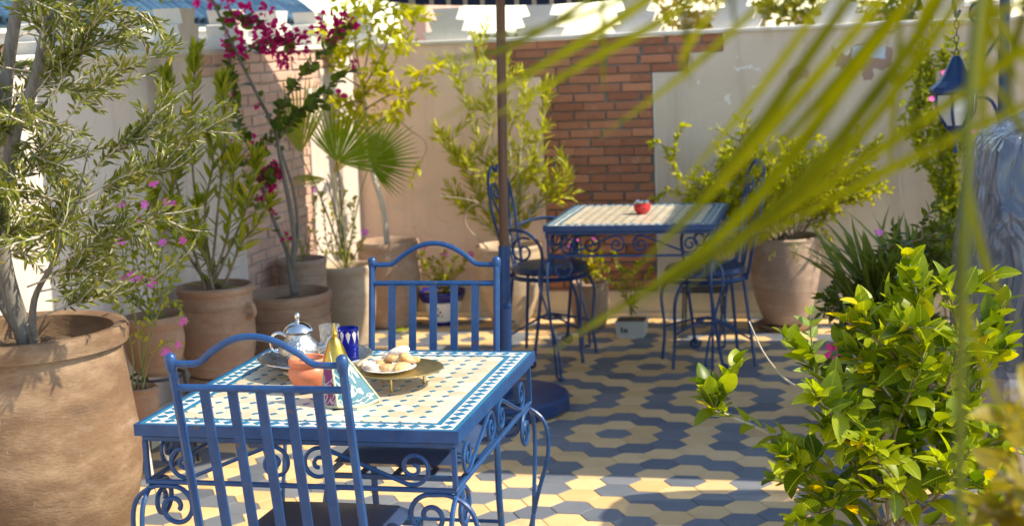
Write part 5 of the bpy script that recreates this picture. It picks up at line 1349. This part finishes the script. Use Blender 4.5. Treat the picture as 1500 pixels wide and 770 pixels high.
foliage(wl, fo, LANCE, ((.24,.29,.04), (.42,.45,.10), (.60,.54,.06)), 300, trans=.46, c3at=.97)
stem(wl, [Vector((-1.95,7.78,.42)), at(683,330,7.6), at(686,305,7.55), at(700,297,7.5), at(672,290,7.5), at(640,287,7.5)], .0045, .002, M['twigp'], 5, 'bare_stem')

# ---- pink pot with spreading shrub on the right
rs = potted('potted_spreading_shrub', 'wide light green shrub in a tall pink terracotta pot on a saucer by the wall', 'plant', (-.318,7.78,.03), .195, .48, .11, M['pot_d'], belly=.192, bz=.72, lip=.02, lh=.03, neck=.985)
sau = MB().lathe([(.004,.0),(.13,.0),(.158,.022),(.163,.03),(.156,.030),(.13,.012),(.004,.012)], 32).build('saucer', M['pot_b'], None, smooth=True, loc=(-.318,7.78,0))
tag(sau, 'terracotta saucer under the tall pink pot', 'saucer')
fo = Fol(); tw = []
sy_ = 7.7
for k in range(36):
    u = random.uniform(1010, 1275); e = math.sqrt(max(0, 1-((u-1150)/140)**2)); v = 335 - random.uniform(.25, 1.0)*e*145
    if u > 1200: v = random.uniform(215, 290)
    y1 = sy_+random.uniform(-.35,.2)
    b_ = Vector((-.318+random.uniform(-.06,.06), 7.78+random.uniform(-.05,.05), .46)); tip = at(u, v, y1); m = b_.lerp(tip, .5)+Vector((0,0,.06))
    pth = catmull([b_, m, tip], 6); tw.append(pth)
    for j in range(20):
        i = random.randint(len(pth)//3, len(pth)-1); q = wander(pth[i], (tip-b_).normalized()*.6+Vector((random.gauss(0,.6), random.gauss(0,.6), random.gauss(.05,.35))), random.uniform(.07,.17), 4, .25); tw.append(q)
        fo.along(q, .0135, 1, 58, .040, .1, 1.0, .1, .3, jit=.6)
for s in ([(1130,345),(1060,310),(1000,265),(972,215)], [(1000,265),(988,230),(995,195),(1004,182)], [(1020,290),(980,280),(960,290)], [(972,215),(962,208),(952,212)]):
    pth = catmull([at(u, v, sy_+.05) for u, v in s], 6); tw.append(pth); fo.along(pth, .014, 2, 60, .042, .3, 1.0, .1, .3)
joined_twigs(rs, tw, .0035, .0013, M['twig'])
foliage(rs, fo, OVATE, ((.22,.28,.018), (.42,.45,.035)), 0, trans=.48)
fo = Fol()
for k in range(26):
    a = random.uniform(0, 6.28); p = Vector((-.318+.1*math.cos(a), 7.78+.1*math.sin(a), .47)); q = wander(p, (math.cos(a), math.sin(a)-.3, .5), random.uniform(.15,.36), 8, .2, -.32); fo.along(q, .012, 1, 50, .03, .1, 1.0, 0, .3)
foliage(rs, fo, NARROW, ((.16,.19,.06), (.26,.28,.09)), 0, trans=.4)

# ---- plants behind the back table
bp_ = potted('potted_yellow_plant', 'yellow leaved plant with pink flowers behind the back table', 'plant', (at(862,420,7.75).x,7.78,0), .11, .26, .08, M['pot_d'], lip=.015, lh=.03)
periwinkle(bp_, [[(845,385),(842,360)], [(855,385),(852,365)], [(868,385),(870,355)], [(876,390),(880,372)], [(862,390),(860,375)], [(850,395),(838,380)], [(872,395),(884,392)]], [(870,350),(836,360),(842,352)], 7.7, Vector((bp_.location.x,7.78,.22)), .05, col=((.30,.30,.02), (.46,.44,.03), (.55,.50,.04)), nobj=70, t0=.2)
wp_ = empty('planter_box', (at(925,455,7.55).x, 7.55, 0), 0, 'low white trough with leggy plant standing under the back table', 'planter')
MB().prism([(-.072,0),(.072,0),(.082,.09),(-.082,.09)], 'y', -.07, .07).build('trough', surf('grey_glaze', (.38,.38,.36), (.46,.45,.42), rough=.4), wp_)
MB().box(-.074,.074,-.06,.06,.0905,.093).build('soil', M['soil'], wp_)
for x in (-.045,-.03,-.018): MB().box(x-.004,x+.004,-.074,-.0715,.03,.03+.03*(1 if x < -.04 else .7)).build('painted_mark', M['blacki'], wp_)
periwinkle(wp_, [[(905,420),(880,380)], [(915,420),(900,370)], [(925,420),(935,385)], [(935,425),(955,395)], [(910,425),(870,400)], [(930,420),(915,395)]], [], 7.5, Vector((wp_.location.x,7.55,.115)), .035, nobj=60, t0=.2)
bs = empty('plant_stand', (at(1030,450,7.7).x, 7.72, 0), 0, 'low black iron stand against the wall behind the right armchair', 'stand')
for sx in (-.10,.10):
    for sy in (-.07,.07): MB().tube([(sx, sy, .22), (sx*1.1, sy*1.1, 0)], .006, 6).build('leg', M['blacki'], bs)
MB().box(-.13,.13,-.09,.09,.22,.228).build('shelf', M['blacki'], bs)

# ---- climber on the back wall by the lantern
cl = empty('wall_climber', (.62,7.95,0), 0, 'leafy climber with red flowers on the wall behind the lantern', 'plant')
fo = Fol(); tw = []
for k in range(16):
    u0 = random.uniform(1370,1420); pts = [at(1400+random.uniform(-10,10), 520, 7.9), at(u0, 360, 7.9), at(random.uniform(1340,1420), 200, 7.88), at(random.uniform(1335,1440), random.uniform(50,130), 7.85)]
    pth = catmull(pts, 6); tw.append(pth); fo.along(pth, .026, 2, 70, .045, .2, 1.0, .1, .35, up=(0,-1,.4))
    for j in range(4):
        i = random.randint(6, len(pth)-1); q = wander(pth[i], (random.gauss(0,.8), -.3, random.gauss(0,.6)), .14, 4, .3); fo.along(q, .018, 1, 65, .042, .1, 1.0, .1, .3, up=(0,-1,.4))
joined_twigs(cl, tw, .004, .0015, M['twig'])
foliage(cl, fo, OVATE, ((.12,.18,.02), (.30,.34,.03)), 100, trans=.4)
for (u, v) in ((1383,107),(1365,145),(1424,190),(1372,160)): flower(cl, at(u, v, 7.75), s=.9)

# ---- shaded bush with long leaves right of the pink pot
db = potted('potted_mixed_bush', 'dark shaded bush of long strappy leaves behind the hibiscus', 'plant', (.20,5.95,0), .2, .42, .14, M['pot_b'])
fo = Fol(); f2 = Fol(); tw = []
for k in range(120):
    a = random.uniform(0, 6.28); p = Vector((.20+random.uniform(-.1,.1), 5.95+random.uniform(-.1,.1), .40)); q = wander(p, (math.cos(a)*.8, math.sin(a)*.8, random.uniform(.5,1.6)), .1, 3, .1)
    f2.put(q[-1], Vector((math.cos(a)*.6, math.sin(a)*.6, random.uniform(.6,1.5))), random.uniform(.28,.48), jit=.3)
for k in range(34):
    tip = at(random.uniform(1200,1400), random.uniform(330,640), random.uniform(5.2,6.2)); b_ = Vector((.20+random.uniform(-.1,.1), 5.9, .38)); pth = catmull([b_, b_.lerp(tip,.5)+Vector((0,0,.05)), tip], 6); tw.append(pth)
    fo.along(pth, .02, 2, 60, .05, .25, 1.0, .1, .35)
    for j in range(4):
        i = random.randint(4, len(pth)-1); q = wander(pth[i], (random.gauss(0,.7), random.gauss(-.2,.5), random.gauss(.1,.5)), .15, 4, .3); fo.along(q, .018, 2, 60, .048, .1, 1.0, .1, .3); tw.append(q)
joined_twigs(db, tw, .004, .0015, M['twig'])
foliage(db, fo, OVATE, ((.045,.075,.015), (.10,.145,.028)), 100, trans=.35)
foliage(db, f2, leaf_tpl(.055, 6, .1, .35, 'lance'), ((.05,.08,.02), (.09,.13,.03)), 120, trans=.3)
stem(db, [at(1262,395,5.7), at(1250,350,5.7), at(1232,322,5.7)], .002, .001, M['twigp'], 4, 'bare_stem')
stem(db, [at(1330,330,5.7), at(1318,270,5.7), at(1322,225,5.7)], .002, .001, M['twigp'], 4, 'bare_stem')
flower(db, at(1288,340,5.65), s=.8)

# ---- hibiscus in front on the right
hb_ = potted('potted_hibiscus', 'bright green large leaved hibiscus bush in the right foreground', 'plant', (.22,3.85,0), .24, .15, .17, M['pot_a'])
fo = Fol(); tw = []
HS = [[(1260,760),(1210,680),(1130,635),(1060,605),(1042,600)], [(1290,760),(1270,650),(1220,610),(1190,570)], [(1300,760),(1310,640),(1350,520),(1320,470)], [(1310,760),(1260,640),(1200,560),(1175,520)], [(1280,760),(1230,720),(1180,690),(1150,670)],
      [(1330,760),(1380,640),(1430,560),(1480,500)], [(1300,760),(1290,600),(1300,480),(1335,400)], [(1320,760),(1400,640),(1370,520),(1310,450)], [(1280,760),(1240,740),(1200,750),(1160,765)], [(1320,760),(1340,650),(1290,560),(1250,520)],
      [(1330,760),(1400,700),(1440,650),(1490,620)], [(1290,760),(1250,680),(1230,640),(1200,625)], [(1300,760),(1320,700),(1350,640),(1370,600)], [(1270,780),(1220,770),(1180,720),(1130,700)], [(1310,780),(1360,740),(1400,690),(1420,660)], [(1290,780),(1270,720),(1270,660),(1285,600)], [(1300,780),(1330,740),(1300,690),(1260,650)], [(1340,780),(1420,760),(1450,720),(1480,700)], [(1290,700),(1265,610),(1245,560),(1285,505)], [(1310,720),(1340,580),(1310,520),(1240,470)], [(1320,720),(1390,560),(1400,470),(1380,410)], [(1300,740),(1330,600),(1350,480),(1330,375)], [(1330,760),(1420,620),(1440,540),(1450,470)]]
for k, s in enumerate(HS):
    dz = random.uniform(-.45,.25)
    pts = [at(u, v, 3.85+dz*i/(len(s)-1)) for i, (u, v) in enumerate(s)]
    pts = [Vector((.22+random.uniform(-.1,.1), 3.85+random.uniform(-.1,.1), .10))] + pts
    pth = stem(hb_, pts, .0060, .0026, M['twigp' if k % 3 == 0 else 'twig'], 6)
    fo.along(pth, .024, 1, 55, .084, .38 if k % 2 else .5, .93, .15, .42, lift=.15)
    fo.along(pth[-4:], .010, 1, 50, .078, .2, 1.0, .35, .25, lift=.25)
    for j in range(4):
        i = random.randint(len(pth)//2, len(pth)-2); q = wander(pth[i], (random.gauss(-.2,.6), random.gauss(-.2,.6), random.gauss(.45,.4)), random.uniform(.06,.14), 4, .2)
        stem(hb_, q, .003, .0018, M['stemg'], 5, 'twig', 1); fo.along(q, .015, 1, 52, .074, .15, 1.0, .3, .3, lift=.2)
foliage(hb_, fo, HIB, ((.065,.125,.012), (.30,.38,.03), (.58,.45,.02)), 300, trans=.42, rough=.35, c3at=.955)
M['hibf'] = surf('hibiscus_petal', (.50,.01,.10), (.62,.03,.18), rough=.6)
FLH = FLW.copy(); FLH.materials[0] = M['hibf']
for (u, v) in ((1275,527),(1222,515)):
    f_ = flower(hb_, at(u, v, 3.95), (-.4,-.8,.3), 1.5); f_.data = FLH
# bare pale stem
stem(hb_, [at(1165,565,3.8), at(1145,550,3.8), at(1118,515,3.8), at(1097,470,3.8)], .0035, .0018, M['twigp'], 5, 'bare_stem')
# sage like sprig with grey green leaves
sg = Fol(); q = stem(hb_, [at(1190,600,4.1), at(1192,540,4.1), at(1188,490,4.1), at(1186,455,4.1)], .003, .002, M['stemg'], 5, 'stem'); sg.along(q, .03, 2, 60, .075, .35, 1.0, .4, .2, lift=.1, twist=90)
foliage(hb_, sg, OVATE, ((.17,.26,.12), (.26,.36,.18)), 40, trans=.3)

# ---- fallen leaves on the floor
lf = Fol(); c = on(594,487,.003)
for a in (0, 1.2, 2.4, 3.6, 5.0): lf.put((c.x+.012*math.cos(a), c.y+.012*math.sin(a), .012), (math.cos(a), math.sin(a), .25), .06, jit=.2)
fl = empty('fallen_sprig', (c.x, c.y, 0), 0, 'bright green fallen leaf sprig on the sunlit floor behind the chair', 'leaf')
foliage(fl, lf, OVATE, ((.18,.26,.02), (.26,.34,.03)), 10, trans=.4)

# ---- palm standing to the right of the camera; one frond hangs across the view
pl_ = empty('palm', (.95,1.75,0), 0, 'feathery palm frond hanging out of focus across the right foreground', 'palm')
MB().tube([(0,0,0),(-.02,.0,.9),(-.05,-.02,1.78)], [.075,.07,.06], 12).build('trunk', M['bark_grey'], pl_, smooth='all')
M['palmstem'] = surf('palm_stem', (.055,.065,.004), (.09,.10,.006), rough=.6, spec=.2)
pmat = leafmat('palm_leaflet', (.040,.050,.0008), (.175,.185,.0012), trans=.42, attr=False, rough=.6, spec=.12, veins=False)
pmy = leafmat('palm_leaflet_tip', (.36,.36,.03), (.46,.44,.04), trans=.45, attr=False)
def leaflet(parent, pts, w, mat=None, fold=.35):
    w *= .44
    pts = catmull([Vector(p)-parent.location for p in pts], 5); m = len(pts); vs = []; fs = []
    for i, p in enumerate(pts):
        t = (pts[min(i+1,m-1)]-pts[max(i-1,0)]).normalized(); sd = t.cross(Vector((.2,-1,.35))).normalized(); nn = sd.cross(t)
        f = i/(m-1); ww = w*.5*(.35+.65*math.sin(PI*min(1, f*1.6+.12)/2) if f < .55 else (1-((f-.55)/.45)**1.6))
        ww = max(ww, .0004)
        vs += [p-sd*ww-nn*fold*ww, p, p+sd*ww-nn*fold*ww]
    for i in range(m-1):
        b = i*3; fs += [(b, b+1, b+4, b+3), (b+1, b+2, b+5, b+4)]
    return MB().add(vs, fs).build('leaflet', mat or pmat, parent, smooth='all')
top = Vector((.90,1.73,1.76))
YP = 1.06
fr1 = stem(pl_, [top, at(1700,-60,1.55), at(1520,-70,1.35), at(1380,-60,1.25), at(1200,-75,1.2), at(1020,-85,1.18)], .008, .003, M['palmstem'], 6, 'frond_stem')
LF = [([(1040,-80),(960,-10),(820,80),(640,178)], .020), ([(1100,-75),(1000,10),(860,90),(690,190)], .018), ([(960,-80),(860,0),(740,70),(630,90)], .015), ([(1130,-70),(1040,20),(1000,90),(1018,130)], .012),
      ([(1290,-65),(1200,60),(1050,270),(905,420)], .021), ([(1370,-60),(1270,80),(1060,340),(800,520)], .024), ([(1410,-60),(1325,80),(1120,320),(850,480)], .022), ([(1580,20),(1390,150),(1180,290),(930,450)], .019), ([(1600,110),(1400,200),(1240,280),(1060,380)], .018),
      ([(1340,-60),(1240,60),(1110,210),(1000,330)], .020), ([(880,-85),(882,10),(884,80),(883,138)], .010), ([(1060,-80),(1072,-10),(1078,40),(1080,72)], .010), ([(1110,-75),(1118,0),(1126,50),(1132,80)], .010), ([(1320,-60),(1318,60),(1308,180),(1300,292)], .012),
      ([(1180,-75),(1150,-40),(1130,0),(1122,42)], .010), ([(1380,-60),(1300,30),(1180,170),(1060,300)], .016), ([(1200,-75),(1110,10),(1000,110),(880,200)], .014), ([(1250,-70),(1180,40),(1090,160),(980,290)], .015), ([(1440,-60),(1370,50),(1230,230),(1010,420)], .018), ([(1060,-80),(950,-20),(830,30),(700,60)], .013), ([(1010,-80),(1004,10),(1008,70),(1015,118)], .012), ([(1220,-70),(1225,-20),(1232,20),(1240,60)], .010)]
for pts, w in LF:
    yy = YP+random.uniform(-.08,.08)
    leaflet(pl_, [at(u, v, yy+.05*(i-1)) for i, (u, v) in enumerate(pts)], w)
fr2 = stem(pl_, [top, at(1620,-120,1.4), at(1520,-140,1.2), at(1450,-60,1.05), at(1424,100,1.0), at(1414,300,.98), at(1407,560,.97), at(1404,840,.96)], .005, .0030, M['palmstem'], 6, 'frond_stem')
for pts, w in (([(1440,-30),(1470,40),(1500,80),(1550,130)], .018), ([(1416,250),(1430,330),(1450,400),(1490,470)], .016), ([(1414,300),(1410,360),(1408,460),(1400,600)], .020), ([(1424,100),(1460,130),(1500,190),(1540,260)], .014), ([(1490,-120),(1450,20),(1440,130),(1450,220)], .016), ([(1540,-100),(1500,20),(1480,110),(1490,200)], .016), ([(1410,420),(1425,480),(1450,560),(1490,640)], .014), ([(1450,-60),(1380,-20),(1345,40),(1335,120)], .014), ([(1480,-100),(1520,0),(1530,120),(1500,260)], .018), ([(1470,-100),(1440,-20),(1460,60),(1510,140)], .016), ([(1560,-40),(1480,10),(1420,20),(1370,70)], .015), ([(1580,60),(1500,70),(1450,110),(1430,190)], .015)):
    leaflet(pl_, [at(u, v, 1.02+.02*i) for i, (u, v) in enumerate(pts)], w)
# near shrub whose leaves blur into the lower right corner
ns_ = potted('potted_near_shrub', 'out of focus bronze green shrub at the lower right corner', 'plant', (.55,1.62,0), .2, .5, .14, M['pot_a'])
fo = Fol()
for s in ([(1560,900),(1520,760),(1490,660),(1470,600)], [(1560,900),(1530,780),(1500,720),(1462,690)], [(1580,900),(1550,700),(1520,600),(1500,560)], [(1570,900),(1500,820),(1470,770),(1440,740)], [(1570,900),(1520,800),(1490,760),(1470,720)]):
    pth = stem(ns_, [Vector((.55,1.62,.47))]+[at(u, v, 1.5+random.uniform(-.1,.1)) for u, v in s], .004, .002, M['twig'], 5)
    fo.along(pth, .02, 1, 60, .05, .45, 1.0, .1, .3)
foliage(ns_, fo, OVATE, ((.12,.105,.015), (.22,.19,.02)), 80, trans=.4)

# ---- trees on the skyline beyond the wall
def crown_tree(name, label, c, r, h, seed, cols, leaf=.16, n=900, trunk_h=3.0):
    random.seed(seed)
    t = empty(name, (c[0], c[1], -7), 0, label, 'tree', 'trees beyond the back wall')
    MB().tube([(0,0,0),(.05,0,7+c[2]-h*.4),(.0,0,7+c[2]+h*.2)], [.14,.10,.04], 8).build('trunk', M['bark_grey'], t, smooth='all')
    fo = Fol()
    for k in range(n):
        cl_ = random.randint(0, 13); a = cl_*2.4; rr = .35+.65*((cl_*7) % 13)/13
        q = Vector((c[0]+r*rr*math.cos(a)*.75, c[1]+r*rr*math.sin(a)*.75, c[2]+h*.5*math.sin(cl_*1.7)*.8))
        d = Vector((random.gauss(0,1), random.gauss(0,1), random.gauss(0,1))).normalized()
        fo.put(q+Vector((d.x*r*.42, d.y*r*.42, d.z*h*.28))*random.random()**.4, d+Vector((0,0,.3)), leaf*random.uniform(.6,1.3), jit=.6)
    foliage(t, fo, OVATE, cols, 0, trans=.4); t.children[-1].name = 'crown'
    return t
p = at(1190,30,17); crown_tree('garden_tree', 'round yellow green tree beyond the wall right of the brick pier', (p.x, p.y, 1.55), .75, 1.3, 3, ((.10,.12,.02), (.24,.24,.04)), .13, 1400)
p = at(1330,10,19); crown_tree('garden_tree', 'darker tree beyond the wall above the peeling paint', (p.x, p.y, 1.7), 1.0, 1.6, 4, ((.06,.10,.02), (.14,.18,.04)), .14, 1500)
p = at(1010,12,18); crown_tree('garden_tree', 'small brownish tree beyond the wall above the bricks', (p.x, p.y, 1.5), .6, 1.0, 5, ((.16,.13,.05), (.28,.22,.08)), .12, 900)
p = at(720,36,26); crown_tree('garden_tree', 'small distant tree left of the parasol pole above the wall', (p.x, p.y, 1.15), .7, 1.0, 6, ((.05,.08,.03), (.10,.14,.05)), .14, 700)
# feather palm beyond the wall
p = at(1245,10,15); fpb = empty('feather_palm', (p.x, 15, -7), 0, 'small feather palm beyond the wall above the peeling paint', 'palm')
MB().tube([(0,0,0),(0,0,8.4)], [.14,.11], 8).build('trunk', M['bark_grey'], fpb)
for k in range(11):
    a = ang(k, 11); fo = Fol(); pth = [Vector((p.x+math.cos(a)*r_, 15+math.sin(a)*r_, 1.42+.55*r_-.62*r_*r_)) for r_ in np.linspace(0, 1.1, 10)]
    for i in range(1, 10):
        t_ = (pth[i]-pth[i-1]).normalized(); sd = t_.cross(Vector((0,0,1))).normalized()
        for w_ in (0, .5):
            q = pth[i-1].lerp(pth[i], w_)
            for s in (-1, 1): fo.put(q, sd*s+t_*.7+Vector((0,0,-.1)), .26, jit=.2)
    foliage(fpb, fo, NARROW, ((.10,.13,.03), (.20,.22,.05)), 0, trans=.35); fpb.children[-1].name = 'frond'
random.seed(1)
